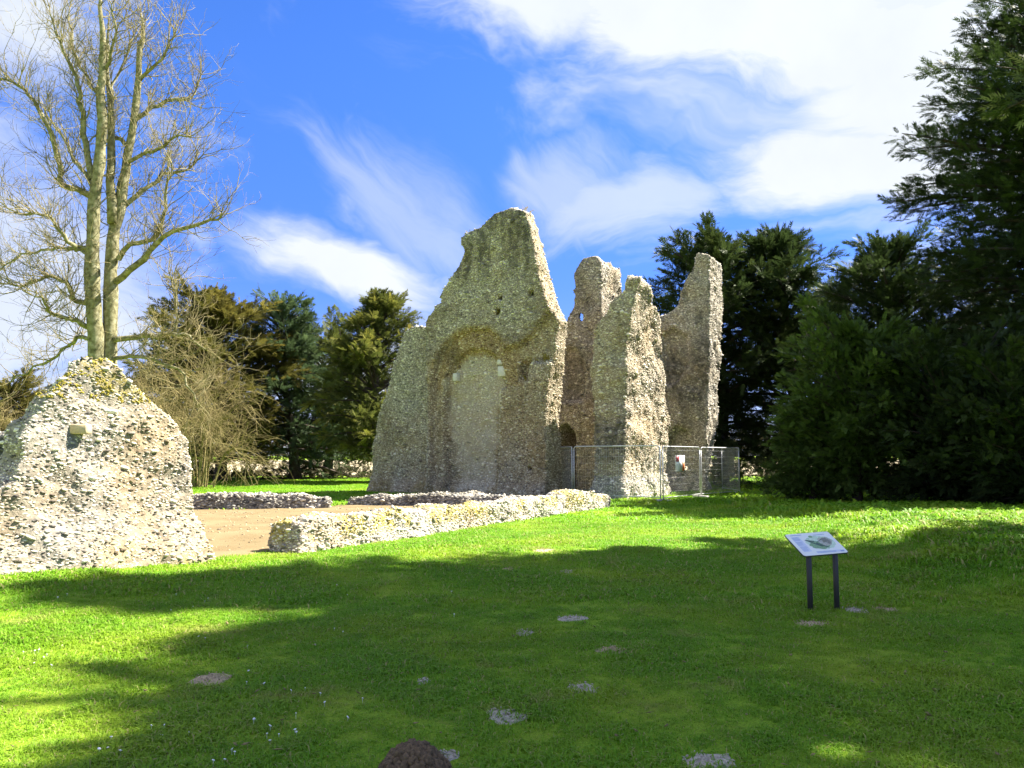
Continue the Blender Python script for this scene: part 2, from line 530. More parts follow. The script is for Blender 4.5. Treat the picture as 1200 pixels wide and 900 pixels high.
def surface_nets(F, origin, h):
    nx, ny, nz = F.shape
    neg = F < 0
    cells = np.zeros((nx - 1, ny - 1, nz - 1), dtype=np.int32)
    corners = [(i, j, k) for i in (0, 1) for j in (0, 1) for k in (0, 1)]
    sl = lambda i, j, k: (slice(i, nx - 1 + i), slice(j, ny - 1 + j), slice(k, nz - 1 + k))
    for c in corners:
        cells += neg[sl(*c)]
    act = (cells > 0) & (cells < 8)
    idx = np.full(act.shape, -1, dtype=np.int64)
    I = np.argwhere(act)
    idx[act] = np.arange(len(I))
    acc = np.zeros((len(I), 3))
    cnt = np.zeros(len(I))
    for a in corners:
        for ax in range(3):
            if a[ax] == 1:
                continue
            b = list(a)
            b[ax] = 1
            fa = F[I[:, 0] + a[0], I[:, 1] + a[1], I[:, 2] + a[2]]
            fb = F[I[:, 0] + b[0], I[:, 1] + b[1], I[:, 2] + b[2]]
            cr = (fa < 0) != (fb < 0)
            t = np.where(cr, fa / np.where(cr, fa - fb, 1), 0)
            p = np.array(a, dtype=float)[None].repeat(len(I), 0)
            p[:, ax] += t
            acc += np.where(cr[:, None], p, 0)
            cnt += cr
    V = (I + acc / cnt[:, None]) * h + np.asarray(origin)
    quads = []
    for ax in range(3):
        o1, o2 = [(1, 2), (2, 0), (0, 1)][ax]
        lo = [slice(1, -1)] * 3
        lo[ax] = slice(0, F.shape[ax] - 1)
        hi = list(lo)
        hi[ax] = slice(1, F.shape[ax])
        n0, n1 = neg[tuple(lo)], neg[tuple(hi)]
        E = np.argwhere(n0 != n1)
        if not len(E):
            continue
        s = n0[tuple(E.T)]
        base = E.copy()
        base[:, o1] += 1
        base[:, o2] += 1
        def ci(d1, d2):
            b = base.copy()
            b[:, o1] -= d1
            b[:, o2] -= d2
            return idx[b[:, 0], b[:, 1], b[:, 2]]
        q = np.stack([ci(1, 1), ci(0, 1), ci(0, 0), ci(1, 0)], -1)
        q[~s] = q[~s][:, ::-1]
        quads.append(q)
    Q = np.concatenate(quads)
    Q = Q[(Q >= 0).all(1)]
    return V, Q


# ------------------------------------------------------------------ stones
def ico():
    t = (1 + 5 ** 0.5) / 2
    v = np.array([[-1, t, 0], [1, t, 0], [-1, -t, 0], [1, -t, 0], [0, -1, t], [0, 1, t], [0, -1, -t], [0, 1, -t], [t, 0, -1], [t, 0, 1], [-t, 0, -1], [-t, 0, 1]], float)
    v /= np.linalg.norm(v[0])
    f = np.array([[0, 11, 5], [0, 5, 1], [0, 1, 7], [0, 7, 10], [0, 10, 11], [1, 5, 9], [5, 11, 4], [11, 10, 2], [10, 7, 6], [7, 1, 8], [3, 9, 4], [3, 4, 2], [3, 2, 6], [3, 6, 8], [3, 8, 9], [4, 9, 5], [2, 4, 11], [6, 2, 10], [8, 6, 7], [9, 8, 1]])
    return v, f


def lump():
    """26-corner rounded cube, 48 triangles"""
    g = [-1, 0, 1]
    P = [(x, y, z) for x in g for y in g for z in g if (x, y, z) != (0, 0, 0)]
    ix = {p: i for i, p in enumerate(P)}
    f = []
    for ax in range(3):
        o1, o2 = (ax + 1) % 3, (ax + 2) % 3
        for s in (-1, 1):
            for a in (-1, 0):
                for b in (-1, 0):
                    q = []
                    for (i, j) in ((a, b), (a + 1, b), (a + 1, b + 1), (a, b + 1)):
                        p = [0, 0, 0]
                        p[ax], p[o1], p[o2] = s, i, j
                        q.append(ix[tuple(p)])
                    if s < 0:
                        q = q[::-1]
                    f += [[q[0], q[1], q[2]], [q[0], q[2], q[3]]]
    v = np.array(P, float)
    v /= np.linalg.norm(v, axis=1, keepdims=True) ** 0.75
    return v, np.array(f)


STONE_FAR, STONE_NEAR, STONE_TINY = [], [], []
for k in range(12):
    v, f = ico()
    STONE_FAR.append((v * (0.75 + 0.5 * rng.random((12, 1))), f))
    v = np.array([[1, 0, 0], [-1, 0, 0], [0, 1, 0], [0, -1, 0], [0, 0, 1], [0, 0, -1]], float) * (0.85 + 0.5 * rng.random((6, 1))) + rng.normal(0, 0.16, (6, 3))
    STONE_TINY.append((v, np.array([[0, 2, 4], [2, 1, 4], [1, 3, 4], [3, 0, 4], [2, 0, 5], [1, 2, 5], [3, 1, 5], [0, 3, 5]])))
    v, f = lump()
    w = v * (0.88 + 0.24 * rng.random((26, 1)))
    for _ in range(4):                 # broken faces
        nn = rng.normal(size=3)
        nn /= np.linalg.norm(nn)
        dd = w @ nn
        w = w - np.clip(dd - rng.uniform(0.35, 0.7), 0, None)[:, None] * nn
    STONE_NEAR.append((w, f))


def sample_surface(V, Q, n):
    T = np.concatenate([Q[:, [0, 1, 2]], Q[:, [0, 2, 3]]])
    A, B, C = V[T[:, 0]], V[T[:, 1]], V[T[:, 2]]
    N = np.cross(B - A, C - A)
    ar = np.linalg.norm(N, axis=1)
    N = N / (ar[:, None] + 1e-12)
    p = ar / ar.sum()
    k = rng.choice(len(T), n, p=p)
    r1, r2 = np.sqrt(rng.random(n)), rng.random(n)
    P = A[k] * (1 - r1)[:, None] + B[k] * (r1 * (1 - r2))[:, None] + C[k] * (r1 * r2)[:, None]
    return P, N[k], ar.sum() / 2


def thin(P, r, zs=1.6):
    """keeps points at least r apart (r per point, heights stretched)"""
    Z = P * np.array([1, 1, zs])
    keep, grid = [], {}
    rm = float(np.max(r))
    for i, p in enumerate(Z):
        c = (int(p[0] // rm), int(p[1] // rm), int(p[2] // rm))
        ok = True
        for dx in (-1, 0, 1):
            for dy in (-1, 0, 1):
                for dz in (-1, 0, 1):
                    for q, rq in grid.get((c[0] + dx, c[1] + dy, c[2] + dz), ()):
                        if (p[0] - q[0]) ** 2 + (p[1] - q[1]) ** 2 + (p[2] - q[2]) ** 2 < ((r[i] + rq) / 2) ** 2:
                            ok = False
                            break
                    if not ok:
                        break
                if not ok:
                    break
            if not ok:
                break
        if ok:
            grid.setdefault(c, []).append((p, r[i]))
            keep.append(i)
    return np.array(keep)


def stone_frames(P, N, L, jit=0.22):
    n = len(P)
    N = N + rng.normal(0, 0.12, N.shape)
    N /= np.linalg.norm(N, axis=1, keepdims=True)
    Hh = np.cross(np.array([0, 0, 1.0]), N)
    bad = np.linalg.norm(Hh, axis=1) < 0.2
    Hh[bad] = rng.normal(size=(bad.sum(), 3))
    Hh -= (Hh * N).sum(1, keepdims=True) * N
    Hh /= np.linalg.norm(Hh, axis=1, keepdims=True) + 1e-9
    U = np.cross(N, Hh)
    a = rng.normal(0, jit, n)[:, None]
    H2 = Hh * np.cos(a) + U * np.sin(a)
    U2 = U * np.cos(a) - Hh * np.sin(a)
    s1 = L * rng.uniform(0.42, 0.66, n)
    s2 = L * rng.uniform(0.17, 0.30, n)
    s3 = L * rng.uniform(0.26, 0.44, n)
    return np.stack([H2 * s1[:, None], U2 * s2[:, None], N * s3[:, None]], -1)   # columns


def join_stones(P, B, cols, kinds):
    Vs, Fs, Cs, off = [], [], [], 0
    pick = rng.integers(0, len(kinds), len(P))
    for k, (tv, tf) in enumerate(kinds):
        ii = np.where(pick == k)[0]
        if not len(ii):
            continue
        v = np.einsum('nij,mj->nmi', B[ii], tv) + P[ii][:, None]
        m = len(tv)
        Vs.append(v.reshape(-1, 3))
        Fs.append((tf[None] + (np.arange(len(ii)) * m)[:, None, None]).reshape(-1, 3) + off)
        Cs.append(np.repeat(cols[ii], m, axis=0))
        off += len(ii) * m
    return np.concatenate(Vs), np.concatenate(Fs), np.concatenate(Cs)


NEAR_MESH = [mesh_np('flint', v, f, M['flint_one'], smooth=False) for v, f in STONE_NEAR]


def face_wall(root, V, Q, L, zone, kinds, singles=0, cover=1.0, view=True, lvar=0.35, press=0.12):
    """lays flints on the surface (V,Q), given in world space; zone(P, N) -> warm, dark, lichen, keep, tone shift"""
    _, _, area = sample_surface(V, Q, 10)
    n = int(area / (L * L * 0.20) * 3.2 * cover)
    P, N, _ = sample_surface(V, Q, n)
    if view:                                           # the side nobody can see needs no facing stones
        C = np.array([0, 0, EYE]) - P
        C /= np.linalg.norm(C, axis=1, keepdims=True)
        k = ((C * N).sum(1) > -0.35) & (P[:, 2] > -0.1)
        P, N = P[k], N[k]
    warm, dark, lich, keep, ts = zone(P, N)
    k = rng.random(len(P)) < keep
    P, N, warm, dark, lich, ts = P[k], N[k], warm[k], dark[k], lich[k], ts[k]
    ln = L * np.exp(rng.normal(0, lvar, len(P)))
    ln = np.clip(ln, 0.45 * L, 2.6 * L)
    k = thin(P, ln * 0.82, 2.2)
    P, N, warm, dark, lich, ts, ln = P[k], N[k], warm[k], dark[k], lich[k], ts[k], ln[k]
    B = stone_frames(P, N, ln)
    P = P - N * (ln * press * rng.uniform(0.0, 1.0, len(P)))[:, None]
    tone = np.clip(rng.beta(0.85, 0.85, len(P)) + ts, 0, 1)
    lich = lich * (rng.random(len(P)) < 0.62) * rng.uniform(0.5, 1.0, len(P))
    dark = np.where(rng.random(len(P)) < 0.06, 0.95, dark)      # black flints, plus stones painted dark as shaded voids
    cols = np.stack([tone, warm, dark, lich], -1)
    single = np.zeros(len(P), dtype=bool)
    if singles:
        C = np.array([0, 0, EYE]) - P
        dist = np.linalg.norm(C, axis=1)
        face = (C * N).sum(1) / dist
        px = (P[:, 0] / P[:, 1]) * FPX + 600
        size = np.where((face > 0.2) & (px > 4) & (P[:, 2] > 0.05), ln / dist, 0)
        single[np.argsort(-size)[:singles]] = True
        for i in np.where(single)[0]:
            o = link('flint', NEAR_MESH[rng.integers(0, len(NEAR_MESH))], root)
            b = B[i]
            o.matrix_world = Matrix(((b[0, 0], b[0, 1], b[0, 2], P[i, 0]), (b[1, 0], b[1, 1], b[1, 2], P[i, 1]), (b[2, 0], b[2, 1], b[2, 2], P[i, 2]), (0, 0, 0, 1)))
            o.color = tuple(float(q) for q in cols[i])
    k = ~single
    v, f, c = join_stones(P[k], B[k], cols[k], STONE_FAR if singles else kinds)
    o = link('flint_facing', mesh_np('flint_facing', v, f, M['flint'], c), root)
    o['kind'] = 'stuff'
    return o


def ruin_body(name, sdf, lo, hi, h, o, a, b, zone, noise=(0.16, 1.1), seedv=0.0, mortar=0.42):
    """o origin, a along the face, b into the wall; sdf(S, T, Z) in that frame -> object, world verts, quads"""
    g = [np.arange(lo[i], hi[i] + h, h) for i in range(3)]
    S, T, Z = np.meshgrid(*g, indexing='ij')
    F = sdf(S, T, Z)
    Pn = np.stack([S, T, Z], -1)
    F = F + noise[0] * 2 * (fbm(Pn * noise[1] + seedv, 4, 0.6) - 0.5)
    F = F + noise[0] * 0.45 * (fbm(Pn * np.array([1, 1, 1.3]) * noise[1] * 4.1 + seedv + 9, 2) - 0.5)
    V, Q = surface_nets(F, [q[0] for q in g], h)
    o, a, b = np.array(o), np.array(a), np.array(b)
    Wv = o + V[:, :1] * a + V[:, 1:2] * b + np.array([0, 0, 1.0]) * V[:, 2:]
    if np.dot(np.cross(a, b), [0, 0, 1]) < 0:
        Q = Q[:, ::-1]
    T3 = Wv[Q]
    N = np.cross(T3[:, 1] - T3[:, 0], T3[:, 2] - T3[:, 0])
    nv = np.zeros_like(Wv)
    for k in range(4):
        np.add.at(nv, Q[:, k], N)
    nv /= np.linalg.norm(nv, axis=1, keepdims=True) + 1e-9
    warm, dark, lich, keep, ts = zone(Wv, nv)
    cols = np.stack([mortar + ts * 0.8, warm, dark * 0.8, lich], -1)
    ob = link(name, mesh_np(name, Wv, Q, M['mortar'], cols, True))
    return ob, Wv, Q


UA = np.array([0.5, 0.866, 0.0])       # the ruin's long axis, running away from the camera
VA = np.array([0.866, -0.5, 0.0])      # across it, to the right and nearer


def to_plane(pts, o, a, n):
    o, n = Vector(o), Vector(n)
    res = []
    for (px, py) in pts:
        p = on_plane(px, py, o, n) - o
        res.append((p.dot(Vector(a)), p.z))
    return res


def below(poly, zmin):
    """pulls ground-level corners under the turf"""
    return [(s, zmin if z < 0.35 else z) for s, z in poly]


def g2(fn, A, B):
    sh = A.shape
    # evaluate a 2D function once on the grid's own plane
    return fn(np.stack([A.ravel(), B.ravel()], -1)).reshape(sh)


def plane_sd(poly, A, B, axis):
    """polygon distance on a meshgrid, computed on one slice and broadcast along axis"""
    sl = [slice(None)] * 3
    sl[axis] = slice(0, 1)
    a, b = A[tuple(sl)], B[tuple(sl)]
    d = poly_sd(np.stack([a.ravel(), b.ravel()], -1), poly).reshape(a.shape)
    return np.broadcast_to(d, A.shape)


def spray_template(nl=7, spread=0.85, lw=0.10, seed=0):
    """a flat feathery spray along +X, length 1: triangles"""
    r = np.random.default_rng(seed)
    V, F = [], []
    for i in range(nl):
        u = 0.12 + 0.83 * i / nl
        for s in (-1, 1):
            l = 0.42 * (1 - 0.55 * u) * r.uniform(0.75, 1.25)
            an = spread * r.uniform(0.8, 1.15) * (1 - 0.35 * u)
            d = np.array([math.cos(an), s * math.sin(an), r.uniform(-0.25, 0.25)])
            b = np.array([u, 0, -0.12 * u * u])
            w = np.cross(d, [0, 0, 1.0]) * lw * 0.5
            k = len(V)
            V += [b + d * l * 0.1 + w, b + d * l, b + d * l * 0.1 - w]
            F += [[k, k + 1, k + 2]]
    k = len(V)
    V += [np.array([0.75, -lw * 0.4, -0.05]), np.array([1.12, 0, -0.16]), np.array([0.75, lw * 0.4, -0.05])]
    F += [[k, k + 1, k + 2]]
    return np.array(V), np.array(F)


SPRAYS = [spray_template(7, 0.8, 0.085, s) for s in range(4)]
BROAD = [spray_template(4, 1.0, 0.34, 10 + s) for s in range(3)]


def place_sprays(P, D, size, cols, kinds, roll=0.5):
    n = len(P)
    D = D / (np.linalg.norm(D, axis=1, keepdims=True) + 1e-9)
    up = np.array([0, 0, 1.0]) + rng.normal(0, roll, (n, 3))
    Y = np.cross(up, D)
    Y /= np.linalg.norm(Y, axis=1, keepdims=True) + 1e-9
    Z = np.cross(D, Y)
    B = np.stack([D, Y, Z], -1) * size[:, None, None]
    return join_stones(P, B, cols, kinds)


# ------------------------------------------------------------------ ground
def axis_vals(lo, hi, step, far):
    a = list(np.arange(lo, hi + 1e-6, step))
    x, s = hi, step
    while x < far:
        s *= 1.35
        x += s
        a.append(x)
    x, s = lo, step
    while x > -far:
        s *= 1.35
        x -= s
        a.insert(0, x)
    return np.array(a)


gx, gy = axis_vals(-20, 20, 0.25, 3000), axis_vals(-6, 45, 0.25, 3000)
GX, GY = np.meshgrid(gx, gy, indexing='ij')
GZ = ground_z(GX, GY)
nI, nJ = GX.shape
ii = np.arange(nI - 1)[:, None] * nJ + np.arange(nJ - 1)[None]
ii = ii.ravel()
lawn = link('lawn', mesh_np('lawn', np.stack([GX, GY, GZ], -1).reshape(-1, 3), np.stack([ii, ii + nJ, ii + nJ + 1, ii + 1], -1), M['lawn_ground'], smooth=True))
tag(lawn, kind='structure')

# low wall line, needed for the sandy floor too
LW0, LW1 = on_ground(350, 649), on_ground(712, 594)
lwd = np.array(LW1 - LW0)
LWL = float(np.linalg.norm(lwd))
lwd /= LWL
lwn = np.array([lwd[1], -lwd[0], 0])   # its lit face looks this way

FLOOR = [(-4.95, 12.6), (LW0.x - 0.45, LW0.y + 0.15), (LW0.x - 0.2, LW0.y + 0.6), (LW1.x - 1.2, LW1.y - 1.0), (LW1.x - 1.5, LW1.y + 4.0), (-5.0, 32.5), (-6.0, 25.6), (-14.0, 24.2), (-12.0, 14.0), (-6.5, 12.5)]


def in_floor(x, y):
    Q = np.stack([np.ravel(x), np.ravel(y)], -1)
    P3 = np.stack([Q[:, 0], Q[:, 1], 0 * Q[:, 0]], -1)
    return (poly_sd(Q, FLOOR) + 0.5 * (fbm(P3 * 0.9, 4) - 0.5)).reshape(np.shape(x))


fx, fy = np.arange(-14, 4, 0.12), np.arange(11, 34, 0.12)
FX, FY = np.meshgrid(fx, fy, indexing='ij')
fz = ground_z(FX, FY) + 0.022 + 0.02 * (fbm(np.stack([FX, FY, 0 * FX], -1) * 3.0, 3) - 0.5) - 0.03 * sstep(in_floor(FX, FY), -0.25, 0.1)
nJ2 = FX.shape[1]
ii = (np.arange(FX.shape[0] - 1)[:, None] * nJ2 + np.arange(nJ2 - 1)[None])
ok = in_floor((FX[:-1, :-1] + FX[1:, 1:]) / 2, (FY[:-1, :-1] + FY[1:, 1:]) / 2) < 0.1
ii = ii[ok]
tag(link('sandy_floor', mesh_np('sandy_floor', np.stack([FX, FY, fz], -1).reshape(-1, 3), np.stack([ii, ii + nJ2, ii + nJ2 + 1, ii + 1], -1), M['sandy_floor'], smooth=True)), kind='structure')

# pale stubble field beyond the trees
fx, fy = np.linspace(-400, 400, 60), np.linspace(66, 300, 40)
FX, FY = np.meshgrid(fx, fy, indexing='ij')
ii = (np.arange(59)[:, None] * 40 + np.arange(39)[None]).ravel()
tag(link('stubble_field', mesh_np('stubble_field', np.stack([FX, FY, ground_z(FX, FY) + 0.05], -1).reshape(-1, 3), np.stack([ii, ii + 40, ii + 41, ii + 1], -1), M['far_field'], smooth=True)), kind='structure')


# ------------------------------------------------------------------ ruin 1: the tall gable wall with the blind arch
def build_gable():
    o = on_ground(641, 583.5)
    a, n = -VA, -UA                      # s runs left along the face; n looks at the camera
    P = lambda pts: to_plane(pts, o, a, n)
    main = below(P([(641, 590), (639, 551), (638, 497), (641, 455), (645, 419), (648, 394), (650, 374), (640, 352), (631, 325), (625, 290), (619, 262), (613, 246),
                    (597, 241), (581, 247), (566, 261), (553, 269), (541, 279), (544, 294), (538, 305), (531, 322), (519, 337), (509, 357), (499, 378), (494, 384),
                    (480, 381), (466, 382), (461, 394), (455, 411), (449, 436), (441, 460), (432, 493), (426, 534), (422, 580)]), -0.4)
    left = P([(497, 600), (499, 470), (496, 430), (497, 380), (497, 300), (300, 300), (300, 600)])
    lower = P([(505, 600), (504, 470), (507, 440), (513, 415), (528, 396), (548, 385), (572, 385), (583, 395), (590, 408), (604, 404), (620, 393), (640, 366), (700, 360), (700, 600)])
    niche = P([(517, 600), (516, 462), (519, 438), (529, 419), (543, 410), (558, 408), (571, 412), (581, 422), (587, 438), (588, 452), (580, 458), (578, 600)])
    slot = P([(606, 424), (618, 420), (616, 446), (604, 444)])
    plaster = P([(516, 490), (517, 445), (528, 424), (543, 415), (558, 413), (572, 420), (580, 438), (580, 478), (574, 500), (575, 540), (577, 575), (530, 575), (527, 520)])
    pier = P([(615, 600), (613, 440), (618, 425), (700, 420), (700, 600)])

    def sdf(S, T, Z):
        d = plane_sd(main, S, Z, 1)
        sm = lambda poly, w=0.10: sstep(plane_sd(poly, S, Z, 1), w, -w)
        rec = 0.6 * sm(left) + 0.30 * sm(lower) + 0.36 * sm(niche, 0.06) - 0.26 * sm(pier) + 0.45 * sm(slot, 0.12)
        rec = rec + 0.12 * np.maximum(0, Z - 8.0) * 0.2
        th = 1.55 - 0.05 * Z
        foot = 0.25 * sstep(Z, 0.7, 0.0)
        holes = np.full(S.shape, 9.0)
        for (px, py) in ((586, 350), (583, 365), (622, 343), (619, 549), (513, 352), (648, 345)):
            hs, hz = to_plane([(px, py)], o, a, n)[0]
            holes = np.minimum(holes, np.maximum(np.maximum(np.abs(S - hs) - 0.13, np.abs(Z - hz) - 0.12), T - rec - 0.6))
        f = np.maximum(np.maximum(d, rec - foot - T), T - th)
        return np.maximum(f, -holes)

    def zone(Pw, N):
        rel = Pw - np.array(o)
        s, z = rel @ a, Pw[:, 2]
        Q = np.stack([s, z], -1)
        face = N @ n > 0.3
        nz = fbm(Pw * 0.8, 4)
        low = sstep(poly_sd(Q, lower), 0.35, -0.15)
        arch = sstep(np.abs(poly_sd(Q, niche) - 0.35), 0.75, 0.1) * (z > 4.5) * (z < 8.5)
        warm = 0.30 + 0.28 * low + 0.25 * sstep(poly_sd(Q, left), 0.3, -0.3) * sstep(z, 5, 1) + 0.6 * (nz - 0.5)
        warm = np.clip(warm + 0.45 * arch, 0, 1)
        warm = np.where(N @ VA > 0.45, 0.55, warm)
        pl = sstep(poly_sd(Q, plaster) + 0.9 * (fbm(Pw * 1.7 + 60, 3) - 0.5), 0.2, -0.2) * face
        streak = fbm(np.stack([s * 3.2, z * 0.22, 0 * s], -1) + 4, 4)
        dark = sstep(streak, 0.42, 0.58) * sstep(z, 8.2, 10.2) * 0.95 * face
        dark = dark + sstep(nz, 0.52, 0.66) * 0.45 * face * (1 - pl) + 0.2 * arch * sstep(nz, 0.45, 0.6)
        gap = sstep(np.abs(poly_sd(Q, left)), 0.22, 0.02) * (z > 3.5) * (z < 8)
        dark = np.clip(dark + 0.7 * gap, 0, 1)
        keep = np.clip(1.0 - 0.72 * pl - 0.25 * low * sstep(nz, 0.4, 0.6), 0.05, 1)
        ts = np.where(face, 0.10 - 0.04 * low - 0.10 * arch + 0.06 * sstep(z, 7, 9) + 0.42 * pl, 0.16)  # arch band darkened as painted recess shading, besides its brown stone
        lich = np.where(z < 0.5, 0.4, 0.0) * sstep(nz, 0.5, 0.6)
        warm = np.where(pl > 0.5, 0.42, warm)
        return warm, dark, lich, keep, ts

    body, V, Q = ruin_body('ruined_wall', sdf, (-0.9, -0.5, -0.5), (10.2, 2.0, 13.0), 0.10, o, a, -n, zone, (0.12, 1.5), 3.0, 0.33)
    tag(body, 'tallest ruined flint wall, a gable-like peak with a round-headed blind arch in its shaded face', 'ruined wall', 'standing flint ruin walls')
    face_wall(body, V, Q, 0.082, zone, STONE_TINY, lvar=0.55, press=0.12)
    # dry plants rooted on the shoulder and ledges
    Pm, Nm, _ = sample_surface(V, Q, 60000)
    k = (Nm[:, 2] > 0.45) & (Pm[:, 2] > 1.5) & (fbm(Pm * 1.2, 3) > 0.50)
    Pm = Pm[k][:160]
    v, f, c = place_sprays(Pm + [0, 0, 0.03], rng.normal(0, 0.6, Pm.shape) + [0, 0, 0.7], rng.uniform(0.12, 0.34, len(Pm)), np.tile([0.7, 0.6, 0, 1.0], (len(Pm), 1)), SPRAYS)
    pl_ = link('wall_plants', mesh_np('wall_plants', v, f, M['bronze_leaf'], c), body)
    pl_['kind'] = 'stuff'
    # the few dressed blocks left beside the arch
    for (px, py, w, h) in ((582, 434, 0.36, 0.42), (580, 423, 0.26, 0.2), (527, 441, 0.22, 0.34)):
        p = np.array(on_plane(px, py, Vector(o), Vector(n))) + np.array(n) * -0.62
        mb = MB()
        rot = np.stack([a, n, [0, 0, 1]], -1)
        mb.box((0, 0, 0), (w, 0.5, h), rot)
        b = link('ashlar_block', mb.mesh('ashlar_block', M['pale_block']), body)
        b.location = p
        bv = b.modifiers.new('bevel', 'BEVEL')
        bv.width = 0.02
    return body


gable = build_gable()


# ------------------------------------------------------------------ ruins 2-4: the pillars right of it
def build_pillar(name, label, corner, front, side, hole=None, h=0.10, L=0.088, warm0=0.45, litw=0.5, dk=0.35, flare=0.0, seedv=0.0, toneshift=0.0, zdark=None, extra_rec=None):
    o = corner
    a, n = -VA, -UA
    fp = below(to_plane(front, o, a, n), -0.4)
    sp = below(to_plane(side, o, UA, VA), -0.4)
    holes = [to_plane([q[:2]], o, a, n)[0] + (q[2], q[3]) for q in (hole or [])]
    recs = [(below(to_plane(p, o, a, n), -1), d) for p, d in (extra_rec or [])]

    def sdf(S, T, Z):
        d = np.maximum(plane_sd(fp, S, Z, 1), plane_sd(sp, T, Z, 0))
        for poly, dep in recs:
            d = np.maximum(d, dep * sstep(plane_sd(poly, S, Z, 1), 0.12, -0.12) - T)
        for hs, hz, hw, hh in holes:
            # splayed along the line of sight so that the opening goes right through
            d = np.maximum(d, -np.maximum(np.abs(S - hs - 0.47 * T) - hw, np.abs(Z - hz - 0.16 * T) - hh))
        return d - flare * sstep(Z, 1.1, 0.0)

    def zone(Pw, N):
        z = Pw[:, 2]
        nz = fbm(Pw * 0.7 + seedv, 4)
        n2 = fbm(Pw * np.array([1.6, 1.6, 0.5]) + 9 + seedv, 4)
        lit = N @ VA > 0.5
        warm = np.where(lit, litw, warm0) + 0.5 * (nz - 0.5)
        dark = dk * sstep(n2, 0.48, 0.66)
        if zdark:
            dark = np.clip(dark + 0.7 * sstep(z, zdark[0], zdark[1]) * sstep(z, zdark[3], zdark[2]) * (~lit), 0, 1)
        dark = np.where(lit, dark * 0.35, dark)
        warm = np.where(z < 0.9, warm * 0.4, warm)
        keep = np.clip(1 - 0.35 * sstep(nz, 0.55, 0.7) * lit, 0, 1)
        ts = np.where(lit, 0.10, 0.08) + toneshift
        return np.clip(warm, 0, 1), dark, 0 * z, keep, ts

    smin, smax = min(q[0] for q in fp), max(q[0] for q in fp)
    tmax, zmax = max(q[0] for q in sp), max(q[1] for q in fp + sp)
    pad = 0.6 + flare
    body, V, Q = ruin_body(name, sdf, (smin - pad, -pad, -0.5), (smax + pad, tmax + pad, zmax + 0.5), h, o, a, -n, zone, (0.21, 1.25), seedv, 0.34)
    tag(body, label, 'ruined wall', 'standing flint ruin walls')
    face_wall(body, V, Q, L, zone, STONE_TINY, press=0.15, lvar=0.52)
    return body


# front pillar B
cB = on_ground(734, 585.5)
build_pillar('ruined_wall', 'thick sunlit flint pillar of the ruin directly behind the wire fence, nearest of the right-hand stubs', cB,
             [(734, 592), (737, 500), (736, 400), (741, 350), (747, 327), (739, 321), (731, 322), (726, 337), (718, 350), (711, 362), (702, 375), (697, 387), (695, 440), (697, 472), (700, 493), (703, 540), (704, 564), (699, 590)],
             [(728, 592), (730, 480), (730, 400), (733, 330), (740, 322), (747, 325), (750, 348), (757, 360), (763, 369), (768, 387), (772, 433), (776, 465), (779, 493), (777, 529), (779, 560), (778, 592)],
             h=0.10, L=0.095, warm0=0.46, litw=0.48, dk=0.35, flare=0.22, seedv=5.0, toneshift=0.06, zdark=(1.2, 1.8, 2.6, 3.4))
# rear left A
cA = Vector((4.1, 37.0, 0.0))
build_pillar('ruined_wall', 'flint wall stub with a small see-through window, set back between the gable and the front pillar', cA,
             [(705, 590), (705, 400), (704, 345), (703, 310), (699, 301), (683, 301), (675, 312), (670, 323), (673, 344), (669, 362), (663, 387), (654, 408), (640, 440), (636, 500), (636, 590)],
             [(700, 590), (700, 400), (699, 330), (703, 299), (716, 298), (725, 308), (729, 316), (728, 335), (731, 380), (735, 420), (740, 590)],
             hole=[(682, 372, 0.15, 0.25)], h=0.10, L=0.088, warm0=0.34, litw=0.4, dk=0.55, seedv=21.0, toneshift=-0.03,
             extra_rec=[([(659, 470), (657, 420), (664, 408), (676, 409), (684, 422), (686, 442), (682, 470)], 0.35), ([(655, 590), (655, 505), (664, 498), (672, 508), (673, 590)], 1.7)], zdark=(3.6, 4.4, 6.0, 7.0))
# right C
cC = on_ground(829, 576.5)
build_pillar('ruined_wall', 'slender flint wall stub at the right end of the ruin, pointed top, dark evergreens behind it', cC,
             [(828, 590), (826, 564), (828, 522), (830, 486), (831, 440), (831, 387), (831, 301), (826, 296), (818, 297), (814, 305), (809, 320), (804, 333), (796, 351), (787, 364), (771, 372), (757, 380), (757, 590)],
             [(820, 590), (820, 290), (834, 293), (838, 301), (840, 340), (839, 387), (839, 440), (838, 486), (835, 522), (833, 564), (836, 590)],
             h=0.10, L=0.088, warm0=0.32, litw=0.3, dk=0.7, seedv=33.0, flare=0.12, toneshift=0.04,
             extra_rec=[([(774, 450), (773, 392), (790, 386), (806, 394), (805, 425), (795, 446), (785, 452)], 0.35), ([(776, 560), (778, 520), (792, 500), (804, 505), (808, 540), (800, 560)], 0.5)], zdark=(3.8, 4.6, 6.0, 7.6))


